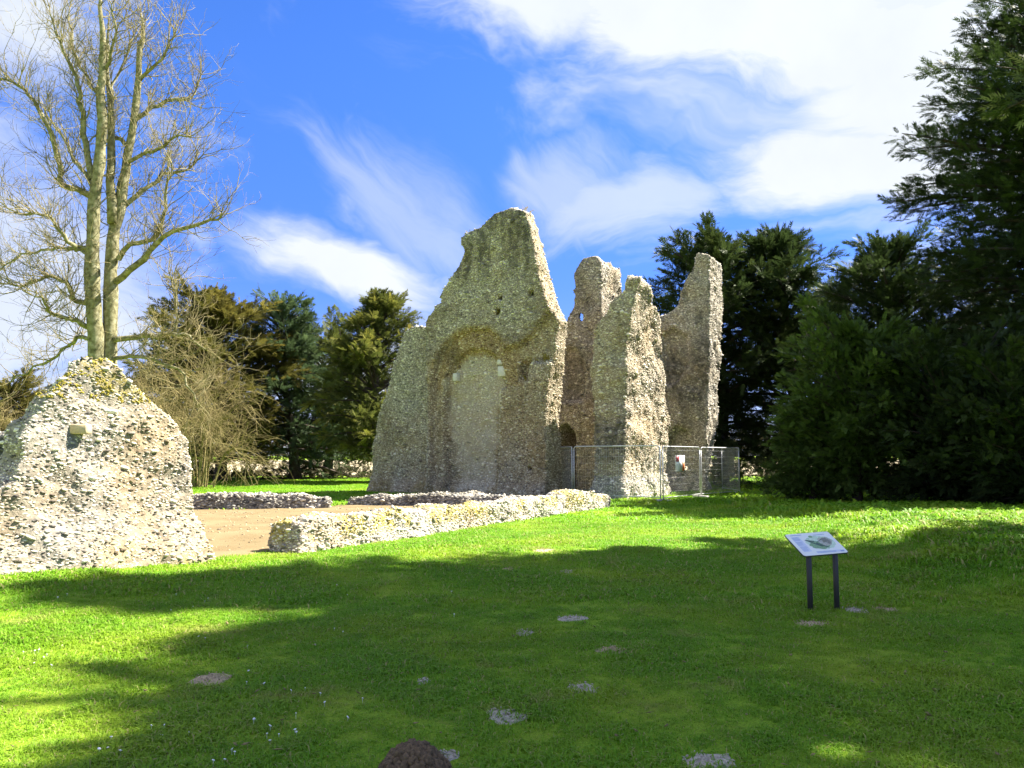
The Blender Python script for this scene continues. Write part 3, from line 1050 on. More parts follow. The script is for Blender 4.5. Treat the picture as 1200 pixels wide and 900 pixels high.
# ------------------------------------------------------------------ near left wall
def build_left():
    end = on_ground(252, 657)
    ang = R(58)
    a = -np.array([math.cos(ang), math.sin(ang), 0.0])      # towards the left edge
    n = np.array([math.sin(ang), -math.cos(ang), 0.0])
    poly = below(to_plane([(254, 668), (249, 648), (240, 622), (235, 600), (230, 567), (231, 540), (229, 517), (214, 496), (200, 480), (180, 466), (158, 447), (148, 431), (134, 419), (110, 416),
                           (94, 423), (84, 440), (72, 456), (50, 480), (34, 500), (27, 515), (28, 533), (20, 560), (2, 575), (-90, 590), (-260, 610), (-260, 760)], end, a, n), -0.35)
    prof = lambda Z: 0.22 * sstep(Z, 1.0, 0.0)

    def sdf(S, T, Z):
        d = plane_sd(poly, S, Z, 1)
        bul = 0.06 * np.sin(S * 1.7 + 0.6) * np.sin(Z * 1.3 + 0.4)
        f = np.maximum(np.maximum(d, -T - prof(Z) + bul + 0.05 * Z), T - np.clip(1.15 - 0.30 * Z, 0.32, 1.2))
        return f

    def zone(Pw, N):
        z = Pw[:, 2]
        nz = fbm(Pw * 1.1 + 2, 4)
        n2 = fbm(Pw * 2.3 + 31, 3)
        s = (Pw - np.array(end)) @ a
        warm = 0.40 + 1.0 * (nz - 0.5)
        top = sstep(z, 2.35, 2.7)
        lich = np.clip(0.75 * top * sstep(n2, 0.42, 0.55) + 0.5 * sstep(z, 0.45, 0.1) * sstep(n2, 0.5, 0.6), 0, 1)
        dark = 0.12 * sstep(n2, 0.6, 0.75) + 0.3 * top
        return np.clip(warm, 0, 1), np.clip(dark, 0, 1), lich, np.clip(1.0 - 0.55 * sstep(nz, 0.54, 0.66), 0, 1), 0.03 + 0 * z

    body, V, Q = ruin_body('ruined_wall', sdf, (-0.9, -0.7, -0.4), (4.6, 1.7, 3.3), 0.06, end, a, -n, zone, (0.10, 2.4), 12.0, 0.40)
    tag(body, 'sunlit white flint wall fragment rising to a mossy point at the left edge, nearest of the ruins', 'ruined wall', 'standing flint ruin walls')
    face_wall(body, V, Q, 0.064, zone, STONE_NEAR, singles=300, lvar=0.40, press=0.30)
    # one squared block standing proud of the rubble
    p = np.array(on_plane(97, 503, end, Vector(n))) - 0.05 * n
    mb = MB()
    c, s_ = math.cos(0.5), math.sin(0.5)
    a2, n2 = a * c + n * s_, n * c - a * s_
    mb.box((0, 0, 0), (0.15, 0.24, 0.13), np.stack([a2, n2, [0, 0, 1]], -1))
    b = link('ashlar_block', mb.mesh('ashlar_block', M['ashlar']), body)
    b.location = p
    bv = b.modifiers.new('bevel', 'BEVEL')
    bv.width = 0.012
    # mossy tufts on the crest
    Pm, Nm, _ = sample_surface(V, Q, 40000)
    k = (Nm[:, 2] > 0.0) & (Pm[:, 2] > 2.42) & (fbm(Pm * 3.0, 3) > 0.50)
    Pm, Nm = Pm[k][:900], Nm[k][:900]
    B = stone_frames(Pm, Nm, rng.uniform(0.03, 0.06, len(Pm)), 1.0)
    v, f, c = join_stones(Pm, B, np.ones((len(Pm), 4)) * 0.5, STONE_NEAR)
    mo = link('moss_cushion', mesh_np('moss_cushion', v, f, M['moss']), body)
    mo['kind'] = 'stuff'
    return body


build_left()


# ------------------------------------------------------------------ low walls
def low_wall(label, p0, p1, height, thick, L, zone, kinds, singles=0, h=0.07, seedv=0.0, noise=(0.10, 2.0), end_dip=0.0):
    p0, p1 = np.array([p0[0], p0[1], 0.0]), np.array([p1[0], p1[1], 0.0])
    ln = np.linalg.norm(p1 - p0)
    a = (p1 - p0) / ln
    b = np.array([-a[1], a[0], 0.0])         # away from the viewer's side

    def sdf(S, T, Z):
        hh = height(S / ln) if callable(height) else height
        batter = 0.12 * np.clip(1 - Z / 0.6, 0, 1)
        f = np.maximum(np.maximum(-S - batter * 0.8, S - ln), np.maximum(-T - batter, T - thick))
        return np.maximum(f, Z - hh)

    body, V, Q = ruin_body('low_wall', sdf, (-0.5, -0.5, -0.3), (ln + 0.5, thick + 0.4, 1.2), h, p0, a, b, zone, noise, seedv)
    tag(body, label, 'low wall', 'low flint wall footings')
    face_wall(body, V, Q, L, zone, kinds, singles=singles, press=0.12)
    return body


def zone_low(Pw, N):
    z = Pw[:, 2]
    nz = fbm(Pw * 0.9 + 40, 4)
    n2 = fbm(Pw * 2.0 + 70, 3)
    lich = np.clip(0.95 * sstep(n2, 0.44, 0.56) * sstep(z, 0.12, 0.3), 0, 1)
    return np.clip(0.3 + 0.9 * (nz - 0.5), 0, 1), 0.3 * sstep(nz, 0.6, 0.75), lich, 1 + 0 * z, 0.12 + 0 * z


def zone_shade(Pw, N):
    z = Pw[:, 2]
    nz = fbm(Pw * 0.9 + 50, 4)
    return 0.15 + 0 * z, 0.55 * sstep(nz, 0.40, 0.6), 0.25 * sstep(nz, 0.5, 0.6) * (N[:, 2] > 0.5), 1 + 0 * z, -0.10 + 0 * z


low_wall('long sunlit low flint footing with yellow lichen, running from the middle of the lawn back to the ruin', LW0, LW1,
         lambda u: 0.52 + 0.05 * np.sin(u * 9) - 0.20 * sstep(u, 0.82, 1.0), 0.62, 0.085, zone_low, STONE_NEAR, singles=300, seedv=51.0, noise=(0.15, 1.8))
FW0 = on_ground(216, 599)
low_wall('dark shaded low flint footing at the far edge of the sandy floor, sunlit grass just behind it', (-10.6, 24.6), (-5.75, 25.6), lambda u: 0.42 - 0.16 * sstep(u, 0.8, 1.0), 0.9, 0.11, zone_shade, STONE_FAR, h=0.09, seedv=61.0, noise=(0.20, 1.3))
low_wall('grey shaded low flint step along the foot of the tall gable wall', (-5.35, 27.0), (0.9, 25.9), lambda u: 0.22 + 0.16 * sstep(u, 0.0, 0.2) - 0.10 * sstep(u, 0.6, 1.0), 0.9, 0.11, zone_shade, STONE_FAR, h=0.09, seedv=66.0, noise=(0.17, 1.3))

# further piece of wall glimpsed at the left edge
low = np.array([at(-70, 500, 14.5), at(31, 500, 14.0)])


def build_back_left():
    o = on_ground(30, 643)
    o = Vector((at(31, 560, 14.2).x, 14.2, 0))
    ang = R(-8)
    a = -np.array([math.cos(ang), math.sin(ang), 0.0])
    n = np.array([math.sin(ang), -math.cos(ang), 0.0])
    poly = below(to_plane([(34, 700), (33, 560), (30, 525), (24, 510), (8, 507), (-12, 510), (-60, 503), (-150, 510), (-150, 700)], o, a, n), -0.3)

    def sdf(S, T, Z):
        d = plane_sd(poly, S, Z, 1)
        return np.maximum(np.maximum(d, 0.45 * sstep(Z, 1.25, 1.05) - T), T - 1.0)

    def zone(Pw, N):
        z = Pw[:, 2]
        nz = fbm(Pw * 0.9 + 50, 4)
        return np.where(z < 1.2, 0.8, 0.15), 0.5 + 0.5 * sstep(nz, 0.40, 0.6), 0 * z, 1 + 0 * z, -0.25 + 0 * z  # shade painted in: stone tone lowered and blackened all over

    body, V, Q = ruin_body('ruined_wall', sdf, (-0.5, -0.5, -0.4), (3.2, 1.4, 2.8), 0.08, o, a, -n, zone, (0.08, 1.8), 71.0)
    tag(body, 'shaded grey flint wall piece with an undercut base, peeping out behind the left-edge wall', 'ruined wall', 'standing flint ruin walls')
    face_wall(body, V, Q, 0.09, zone, STONE_FAR)


build_back_left()

# ------------------------------------------------------------------ bare patches and molehill
PATCHES = []      # world x, y, half width, half depth


def blob(name, c, rx, ry, hgt, mat, label, cat, group, lumps=0, tiltseed=0):
    r = np.random.default_rng(900 + tiltseed)
    rings, seg = 7, 26
    th = np.arange(seg) * 2 * np.pi / seg
    edge = 1 + 0.55 * (fbm(np.stack([np.cos(th) * 1.4 + tiltseed, np.sin(th) * 1.4, 0 * th], -1), 3) - 0.5) * 2
    V = [[0, 0, hgt]]
    for k in range(1, rings + 1):
        u = k / rings
        x, y = np.cos(th) * rx * u * edge, np.sin(th) * ry * u * edge
        z = hgt * (1 - u ** 2.2) + (0.004 + 0.08 * hgt) * r.normal(size=seg) * (1 - u) ** 0.3
        z = np.where(k == rings, -0.02, z)
        V += list(np.stack([x, y, z], -1))
    V = np.array(V)
    wx, wy = V[:, 0] + c[0], V[:, 1] + c[1]
    V[:, 2] += ground_z(wx, wy) - ground_z(c[0], c[1]) + 0.005
    t = [[0, 1 + j, 1 + (j + 1) % seg] for j in range(seg)]
    q = [[1 + (k - 1) * seg + j, 1 + k * seg + j, 1 + k * seg + (j + 1) % seg, 1 + (k - 1) * seg + (j + 1) % seg] for k in range(1, rings) for j in range(seg)]
    ob = link(name, mesh_np(name, V, [np.array(t), np.array(q)], mat, smooth=True))
    ob.location = (c[0], c[1], float(ground_z(c[0], c[1])))
    tag(ob, label, cat, group)
    PATCHES.append((c[0], c[1], rx, ry))
    # crumbs of earth lying on it
    n = lumps if lumps else int(30 + rx * ry * 400)
    u, ph = np.sqrt(r.random(n)), r.random(n) * 2 * np.pi
    x, y = np.cos(ph) * rx * u * 0.98, np.sin(ph) * ry * u * 0.98
    z = hgt * (1 - u ** 2.2) + ground_z(x + c[0], y + c[1]) - ground_z(c[0], c[1]) + 0.016
    Pc = np.stack([x, y, z], -1)
    sz = (0.008 + 0.045 * r.random(n) ** 3 if lumps else r.uniform(0.004, 0.014, n))
    B = np.einsum('n,nij->nij', sz, np.stack([np.linalg.qr(r.normal(size=(3, 3)))[0] for _ in range(n)])) * 0.6
    v, f, _ = join_stones(Pc, B, np.ones((n, 4)), STONE_FAR)
    cr = link('soil_crumbs', mesh_np('soil_crumbs', v, f, mat), ob)
    cr['kind'] = 'stuff'
    return ob


PATCH_LIST = [  # px, py, px width, px height, mat, label
    (593, 841, 50, 20, 'soil_grey', 'largest grey bare earth patch in the lawn, up and right of the dark molehill'),
    (683, 808, 38, 13, 'soil_grey', 'oval grey bare patch between the largest patch and the brown one beyond'),
    (717, 762, 40, 10, 'soil_tan', 'brownish bare patch in the middle lawn, below the thin grey pair of patches'),
    (671, 726, 36, 7, 'soil_grey', 'thin pale grey patch in the middle lawn, straight above the oval grey one'),
    (616, 743, 24, 7, 'soil_grey', 'small grey patch left of the thin pale grey one in the middle lawn'),
    (639, 645, 28, 5, 'soil_tan', 'farthest bare patch, at the edge of the sunlit strip near the low wall'),
    (664, 668, 16, 4, 'soil_grey', 'tiny grey patch just below the farthest bare patch'),
    (598, 666, 20, 4, 'soil_tan', 'faint brown patch left of the tiny grey one in the far shaded lawn'),
    (713, 692, 14, 4, 'soil_grey', 'tiny grey patch alone in the far shaded lawn, right of the row'),
    (497, 800, 16, 6, 'soil_grey', 'small grey patch left of centre, above the dark molehill'),
    (248, 793, 50, 14, 'soil_tan', 'brown bare patch in the dappled sunlight on the left lawn'),
    (955, 730, 48, 9, 'soil_tan', 'worn brown patch on the grass in front of the information board'),
    (1002, 714, 30, 6, 'soil_grey', 'grey patch beside the right leg of the information board'),
    (1037, 713, 28, 4, 'soil_tan', 'narrow brown patch farthest right of the information board'),
    (830, 891, 64, 18, 'soil_grey', 'wide grey bare patch at the bottom edge, right of the molehill'),
    (524, 887, 30, 12, 'soil_grey', 'small grey patch touching the right side of the dark molehill'),
]
for k, (px, py, pw, ph, mt, lb) in enumerate(PATCH_LIST):
    g = on_ground(px, py)
    dist = g.y
    rx = pw / 2 / FPX * dist
    ry = max(rx * 0.5, (on_ground(px, py - ph / 2).y - on_ground(px, py + ph / 2).y) / 2)
    blob('soil_patch', g, rx, min(ry, rx * 1.5), 0.006, M[mt], lb, 'bare patch', 'bare earth patches in the lawn', 0, k)
gm = on_ground(485, 905)
blob('molehill', gm, 0.18, 0.17, 0.118, M['soil_dark'], 'fresh dark brown molehill of crumbly earth at the bottom edge of the lawn', 'molehill', None, 1100, 77)


# ------------------------------------------------------------------ information board
def build_board():
    base = on_ground(958, 712)
    x0, y0 = base.x, base.y
    z0 = float(ground_z(x0, y0))
    root = link('information_board', None, None, (x0, y0, z0))
    tag(root, 'tilted pale blue information board with a printed site plan on two black posts', 'information board')
    FL, FR, BL, BR = [Vector(p) for p in (at(941, 652, 8.72), at(991.5, 648, 8.87), at(920, 627, 9.06), at(973, 622.5, 9.21))]
    ex = (FR - FL + BR - BL) * 0.5
    ey = (BL - FL + BR - FR) * 0.5
    wd, dp = ex.length, ey.length
    ex.normalize()
    ey = (ey - ex * ey.dot(ex)).normalized()
    ez = ex.cross(ey)
    cen = (FL + FR + BL + BR) / 4 - Vector((x0, y0, z0))
    rot = Matrix((ex, ey, ez)).transposed().to_4x4()
    mat = Matrix.Translation(cen) @ rot

    def rounded(w, d, r, z):
        pts = []
        for (sx, sy, a0) in ((1, 1, 0), (-1, 1, 90), (-1, -1, 180), (1, -1, 270)):
            for k in range(6):
                t = R(a0 + 18 * k)
                pts.append((sx * (w / 2 - r) + r * math.cos(t), sy * (d / 2 - r) + r * math.sin(t), z))
        return pts
    def slab(w, d, r, z0_, z1_):
        A, B = rounded(w, d, r, z0_), rounded(w, d, r, z1_)
        n = len(A)
        faces = [list(range(n))[::-1], [n + i for i in range(n)]] + [[i, (i + 1) % n, n + (i + 1) % n, n + i] for i in range(n)]
        me = bpy.data.meshes.new('panel')
        me.from_pydata(A + B, [], faces)
        return me
    me = slab(wd, dp, 0.03, -0.012, 0.0)
    me.materials.append(M['panel_edge'])
    back = link('panel_tray', me, root)
    back.matrix_local = mat
    me = slab(wd - 0.006, dp - 0.006, 0.028, 0.0005, 0.004)
    me.materials.append(M['panel_white'])
    pan = link('panel', me, root)
    pan.matrix_local = mat
    # print: blocks of text, a plan with turf, wall lines and the ruin
    def flat(name, polys, mt, z):
        mb = MB()
        for p in polys:
            p = np.array([(x * wd / 2, y * dp / 2, z) for x, y in p])
            mb.add(p, None, [[0, i, i + 1] for i in range(1, len(p) - 1)])
        o = link(name, mb.mesh(name, M[mt]), pan)
        o['kind'] = 'stuff'
        return o
    oval = lambda cx, cy, rx, ry, n=26, j=0.0: [(cx + rx * math.cos(t * 2 * math.pi / n) * (1 + j * math.sin(t * 2.3)), cy + ry * math.sin(t * 2 * math.pi / n) * (1 + j * math.cos(t * 1.7))) for t in range(n)]
    rect = lambda x, y, w, h: [(x - w / 2, y - h / 2), (x + w / 2, y - h / 2), (x + w / 2, y + h / 2), (x - w / 2, y + h / 2)]
    flat('text_column', [rect(-0.66, 0.02, 0.36, 1.35), rect(0.22, -0.78, 1.1, 0.18)], 'ink_violet', 0.0046)
    lines = []
    for k in range(15):
        y = 0.62 - k * 0.085
        if k in (4, 9):
            continue
        w = random.uniform(0.22, 0.32)
        lines.append(rect(-0.83 + w / 2, y, w, 0.032))
    for k in range(3):
        lines.append(rect(0.1 + 0.02 * k, -0.73 - 0.05 * k, random.uniform(0.7, 0.9), 0.022))
    lines.append(rect(-0.55, 0.83, 0.5, 0.05))
    lines.append(rect(0.8, -0.8, 0.16, 0.14))
    lines.append(rect(0.45, 0.75, 0.5, 0.04))
    flat('text_lines', lines, 'ink_blue', 0.0052)
    flat('plan_wash', [oval(0.22, 0.05, 0.62, 0.62, 30, 0.05)], 'ink_pale_green', 0.0046)
    flat('plan_turf', [oval(0.08, -0.16, 0.42, 0.36, 24, 0.12), oval(0.02, 0.62, 0.09, 0.10)], 'ink_green', 0.0053)
    flat('plan_stonework', [oval(0.42, 0.10, 0.26, 0.40, 22, 0.10), oval(0.55, 0.18, 0.22, 0.30, 20, 0.1)], 'ink_stone', 0.006)
    flat('plan_outline', [[(-0.38, 0.34), (-0.30, 0.36), (0.18, -0.30), (0.10, -0.32)], [(-0.02, -0.02), (0.04, 0.06), (0.40, -0.42), (0.34, -0.46)], [(-0.02, 0.0), (0.03, 0.06), (0.42, 0.38), (0.38, 0.30)], [(-0.36, 0.36), (-0.2, 0.26), (0.0, 0.22), (-0.05, 0.14), (-0.25, 0.2)]], 'ink_dark', 0.0067)
    for px, py, tx in ((942.5, 711, 944.5), (973, 713, 972)):
        g = on_ground(px, py)
        dist = 8.78 if px < 950 else 8.86
        gx_ = (px - 600) / FPX * dist
        top = cen.z + z0 - 0.03
        mb = MB()
        zb = float(ground_z(gx_, dist)) - 0.1
        # stands under the front half of the panel
        zt = float(at(tx, 652, dist).z) + 0.02
        mb.box((0, 0, (zt - zb) / 2), (0.046, 0.046, zt - zb), np.array([[ex.x, -ex.y, 0], [ex.y, ex.x, 0], [0, 0, 1]]))
        lg = link('leg', mb.mesh('leg', M['black_post']), root)
        lg.location = (gx_ - x0, dist - y0, zb - z0)
        bv = lg.modifiers.new('bevel', 'BEVEL')
        bv.width = 0.006


build_board()


# ------------------------------------------------------------------ temporary mesh fence
def fence_panel(p, q, label, proto=None):
    p, q = np.array(p, float), np.array(q, float)
    ln = float(np.linalg.norm(q - p))
    root = link('mesh_fence', None, None, (p[0], p[1], float(ground_z(p[0], p[1]))))
    root.rotation_euler = (0, 0, math.atan2(q[1] - p[1], q[0] - p[0]))
    tag(root, label, 'fence panel', 'wire fence panels round the ruin')
    H, r, g = 2.0, 0.021, 0.04
    for x in (g, ln - g):
        mb = MB()
        mb.tube([(x, 0, 0.04), (x, 0, H - 0.12)], r, 8, True)
        link('post', mb.mesh('post', M['galvanised'], True), root)
    for z, rr in ((H, r), (0.16, r)):
        mb = MB()
        if z > 1:
            c = [(g + 0.12 - 0.12 * math.cos(t), 0, H - 0.12 + 0.12 * math.sin(t)) for t in np.linspace(0, math.pi / 2, 5)]
            d = [(ln - g - 0.12 + 0.12 * math.sin(t), 0, H - 0.12 + 0.12 * math.cos(t)) for t in np.linspace(0, math.pi / 2, 5)]
            mb.tube(c + d, r, 8)
        else:
            mb.tube([(g, 0, z), (ln - g, 0, z)], 0.016, 8)
        link('rail', mb.mesh('rail', M['galvanised'], True), root)
    mb = MB()
    for x in np.arange(g + 0.1, ln - g, 0.1):
        mb.tube([(x, 0, 0.16), (x, 0, H)], 0.0027, 4)
    for z in np.arange(0.36, H, 0.25):
        mb.tube([(g, 0.004, z), (ln - g, 0.004, z)], 0.0027, 4)
    w = link('wire_mesh', mb.mesh('wire_mesh', M['galvanised']), root)
    w['kind'] = 'stuff'
    for x in (g, ln - g):
        mb = MB()
        mb.box((x, 0, 0.035), (0.2, 0.6, 0.13))
        f_ = link('foot', mb.mesh('foot', M['concrete']), root)
        bv = f_.modifiers.new('bevel', 'BEVEL')
        bv.width = 0.03
    return root


FP = [at(650, 560, 34.4), at(671, 560, 31.0), at(776, 560, 28.9), at(821, 560, 32.0), at(867, 560, 34.8), at(846, 560, 38.2)]
FL_ = ['wire fence panel half hidden behind the foot of the gable wall', 'wire fence panel standing squarely in front of the thick sunlit pillar',
       'wire fence panel that carries the white and red notice', 'wire fence panel at the right end, its corner against the dark trees',
       'wire fence panel turning back behind the right end of the fence']
for k in range(5):
    a_, b_ = FP[k].copy(), FP[k + 1].copy()
    e_ = (b_ - a_)
    e_.z = 0
    e_.normalize()
    fence_panel((a_ + e_ * 0.03)[:2] + (0,), (b_ - e_ * 0.03)[:2] + (0,), FL_[k])
# the notice hung on the third panel
t_ = (796 - 776) / 45.0
pn = FP[2].lerp(FP[3], 0.42)
en = (FP[3] - FP[2])
en.z = 0
en.normalize()
nn = Vector((en.y, -en.x, 0))
sg = link('warning_notice', None)
cz = at(796, 543, pn.y).z
sg.location = Vector((pn.x, pn.y, cz)) + nn * 0.04
sg.rotation_euler = (0, 0, math.atan2(en.y, en.x) - 0.55)
tag(sg, 'small white notice with red and orange print hung on the wire fence', 'notice')
mb = MB()
mb.box((0, 0, 0), (0.42, 0.008, 0.60))
link('board', mb.mesh('board', M['sign_white']), sg)
for nm, mt, c, s in (('red_print', 'sign_red', (-0.12, -0.006, 0.17), (0.15, 0.004, 0.22)), ('orange_print', 'sign_orange', (0.15, -0.006, -0.10), (0.10, 0.004, 0.36))):
    mb = MB()
    mb.box(c, s)
    link(nm, mb.mesh(nm, M[mt]), sg)


# ------------------------------------------------------------------ trees
def evergreen(name, label, base, height, radius, mat, nb=70, per=70, size=0.8, seed=0, profile=None, rise=0.35, droop=0.25, z0=0.12, tipc=0.4, group=None, kinds=None,
              trunk_r=0.35, lean=(0, 0), squash=1.0, cat='tree', limbs_vis=True, only=None, fat=1.0, tip_dir=0.25):
    r = np.random.default_rng(seed)
    bx, by = base
    zb = float(ground_z(bx, by))
    root = link(name, None, None, (bx, by, zb - 0.05))
    tag(root, label, cat, group)
    prof = profile or (lambda u: math.sin(math.pi * min(1, 0.12 + 0.88 * (1 - u))) ** 0.6 * (1 - 0.35 * u))
    tz = np.linspace(0, 1, 9)
    ctr = lambda u: np.array([lean[0] * u ** 1.5 + 0.12 * radius * math.sin(3 * u + seed), lean[1] * u ** 1.5 + 0.1 * radius * math.cos(2.3 * u + seed), height * u])
    mb = MB()
    pts = np.array([ctr(u * 0.94) for u in tz])
    mb.tube(pts, trunk_r * (1 - tz) ** 0.8 * np.where(tz < 0.05, 1.35, 1.0) + 0.02, 9)
    link('trunk', mb.mesh('trunk', M['bark_dark'], True), root)
    lb = MB()
    PP, DD, SS, CC = [], [], [], []
    for i in range(nb):
        u = z0 + (1 - z0) * ((i + r.random()) / nb) ** 0.9
        ph = i * 2.399963 + r.normal(0, 0.35)
        if only is not None and not only(ph, u):
            continue
        L = radius * prof(u) * r.uniform(0.62, 1.15) + 0.25
        p0 = ctr(u * 0.93)
        out = np.array([math.cos(ph), math.sin(ph) * squash, 0])
        el = rise + 0.75 * u ** 2 + r.normal(0, 0.16)
        m = 9
        t = np.linspace(0, 1, m)
        swing = r.normal(0, 0.25)
        side = np.array([-out[1], out[0], 0])
        line = p0 + out * (L * t)[:, None] + side * (swing * L * t ** 2)[:, None]
        line[:, 2] += L * (math.tan(min(el, 1.2)) * t * (1 - 0.35 * t) - droop * t ** 2 * (1 - u))
        line[:, 2] = np.maximum(line[:, 2], 0.25)
        lb.tube(line, (0.05 + 0.06 * L / 4) * trunk_r / 0.35 * (1 - t) + 0.012, 4)
        n = int(per * (0.35 + 0.65 * L / radius) * r.uniform(0.75, 1.2))
        q = np.clip(r.beta(2.0, 1.25, n), 0.12, 1.0)
        idx = q * (m - 1)
        i0 = np.minimum(idx.astype(int), m - 2)
        fr = (idx - i0)[:, None]
        P = line[i0] * (1 - fr) + line[i0 + 1] * fr
        tanv = line[i0 + 1] - line[i0]
        tanv /= np.linalg.norm(tanv, axis=1, keepdims=True)
        wid = (0.10 + 0.30 * L * (1.02 - q)) * 0.75 * fat + 0.12 * (fat - 1.0)
        off = r.normal(0, 1, (n, 3)) * np.stack([wid, wid, wid * 0.42 + 0.05], -1)
        P = P + off
        P[:, 2] -= 0.10 * np.abs(off[:, 0]) + 0.05
        d = tanv + 0.55 * off / (wid[:, None] + 0.1) + r.normal(0, 0.35, (n, 3))
        d[:, 2] += tip_dir * r.normal(0.6, 0.8, n)
        PP.append(P)
        DD.append(d)
        SS.append(size * r.uniform(0.65, 1.25, n))
        shade = r.uniform(0.0, 0.35) + r.random(n) * 0.65
        tip = np.clip((q - 0.55) * 1.6, 0, 1) * tipc * r.uniform(0.2, 1.0) * r.random(n)
        CC.append(np.stack([shade, tip, 0 * q, 1 + 0 * q], -1))
    P, D_, S_, C_ = np.concatenate(PP), np.concatenate(DD), np.concatenate(SS), np.concatenate(CC)
    k = P[:, 2] > 0.1
    v, f, c = place_sprays(P[k], D_[k], S_[k], C_[k], kinds or SPRAYS)
    link('crown', mesh_np('crown', v, f, M[mat], c), root)
    link('boughs', lb.mesh('boughs', M['bark_dark'], True), root)['kind'] = 'stuff'
    return root


def px_x(px, depth):
    return (px - 600.0) / FPX * depth


broad_p = lambda u: (0.55 + 0.45 * math.sin(math.pi * min(1, max(0, (u - 0.02) / 0.98)) ** 0.8)) * (1 - u ** 5)
cone_p = lambda u: 0.18 + 0.95 * (1 - u) ** 0.75
round_p = lambda u: max(0.12, math.sqrt(max(0, 1 - (2 * u - 1.0) ** 2)))
flat_p = lambda u: max(0.15, min(1.0, 0.45 + 0.9 * u)) * (1 - u ** 6)

# behind the gable, left
GL = 'evergreens behind the ruin on the left'
evergreen('evergreen_tree', 'bronze green evergreen with a broad rounded crown, behind the bare straw-coloured shrub', (px_x(250, 53), 53), 12.6, 4.9, 'bronze_leaf', 95, 85, 0.85, 1, broad_p, group=GL, tipc=0.8)
evergreen('evergreen_tree', 'blue green conifer with a pointed spire, next right of the bronze green evergreen', (px_x(340, 56), 56), 12.4, 5.2, 'blue_leaf', 90, 70, 0.85, 2, cone_p, group=GL, tipc=0.5, rise=0.15)
evergreen('evergreen_tree', 'tall yew with sunlit yellow green tips touching the left shoulder of the gable wall', (px_x(448, 50), 50), 12.1, 3.7, 'sunlit_yew_leaf', 95, 90, 0.7, 3, broad_p, group=GL, tipc=1.3)
evergreen('evergreen_tree', 'low rounded evergreen at the far left edge behind the near flint wall', (px_x(5, 60), 60), 6.6, 3.4, 'bronze_leaf', 50, 70, 0.8, 4, round_p, group=GL, tipc=0.7)
evergreen('evergreen_tree', 'dark evergreen filling the gap low between the blue conifer and the yew', (px_x(392, 60), 60), 10.0, 4.4, 'sunlit_yew_leaf', 75, 65, 0.85, 5, round_p, group=GL, tipc=0.5)
evergreen('evergreen_tree', 'dark evergreen low behind the straw-coloured shrub at its left', (px_x(200, 61), 61), 9.6, 4.4, 'sunlit_yew_leaf', 60, 60, 0.85, 6, round_p, group=GL, tipc=0.3)
# behind the ruin, right
GR = 'dark evergreens right of the ruin'
evergreen('evergreen_tree', 'flat-topped evergreen rising behind the slender right wall stub', (px_x(838, 45), 45), 14.2, 4.1, 'yew_leaf', 95, 80, 0.85, 7, flat_p, group=GR, tipc=0.35, rise=0.2)
evergreen('evergreen_tree', 'dark yew with a two-humped top, next right of the flat-topped evergreen', (px_x(925, 45), 45), 14.6, 4.6, 'yew_leaf', 105, 85, 0.8, 8, broad_p, group=GR, tipc=0.12)
evergreen('evergreen_tree', 'dark ragged yew standing behind the lighter bushy laurel', (px_x(1056, 37.5), 37.5), 11.9, 4.2, 'yew_leaf', 95, 90, 0.7, 9, broad_p, group=GR, tipc=0.1)
evergreen('evergreen_tree', 'very tall dark evergreen running out of the top right corner', (23.6, 30.0), 22.0, 7.7, 'yew_leaf', 320, 210, 0.58, 10, lambda u: (0.92 + 0.12 * math.sin(11 * u)) * (1 - 0.40 * u ** 2) * (1 - u ** 7), group=GR, tipc=0.1, trunk_r=0.5, rise=0.2, z0=0.05, only=lambda ph, u: math.cos(ph) < 0.15 or int(u * 997) % 3 == 0, fat=1.15, tip_dir=0.5)
evergreen('evergreen_tree', 'dark evergreen low behind the tall one at the right edge', (px_x(1160, 40), 40), 12.0, 5.0, 'yew_leaf', 70, 70, 0.85, 14, broad_p, group=GR, tipc=0.1)
# shrubs on the right
evergreen('laurel_bush', 'lighter green bushy laurel in front of the dark yews, right of the fence', (px_x(1012, 27.5), 27.5), 5.7, 2.5, 'laurel_leaf', 90, 210, 0.25, 11, broad_p, cat='bush', group='bushes at the edge of the lawn', kinds=BROAD, tipc=0.35, trunk_r=0.14, z0=0.06, rise=0.6)
evergreen('laurel_bush', 'small rounded bush low at the left foot of the lighter laurel', (px_x(953, 28.5), 28.5), 2.6, 1.5, 'laurel_leaf', 50, 150, 0.22, 12, round_p, cat='bush', group='bushes at the edge of the lawn', kinds=BROAD, tipc=0.15, trunk_r=0.10, z0=0.06, rise=0.5)
evergreen('laurel_bush', 'broad dark bush spreading low under the tall evergreen at the right', (px_x(1110, 25.5), 25.5), 3.6, 2.6, 'yew_leaf', 80, 190, 0.26, 13, round_p, cat='bush', group='bushes at the edge of the lawn', kinds=BROAD, tipc=0.2, trunk_r=0.14, z0=0.04, rise=0.45)
evergreen('laurel_bush', 'dark bush at the right edge beside the grass bank', (px_x(1205, 23.5), 23.5), 3.4, 2.2, 'yew_leaf', 60, 170, 0.26, 15, round_p, cat='bush', group='bushes at the edge of the lawn', kinds=BROAD, tipc=0.2, trunk_r=0.14, z0=0.04, rise=0.45)
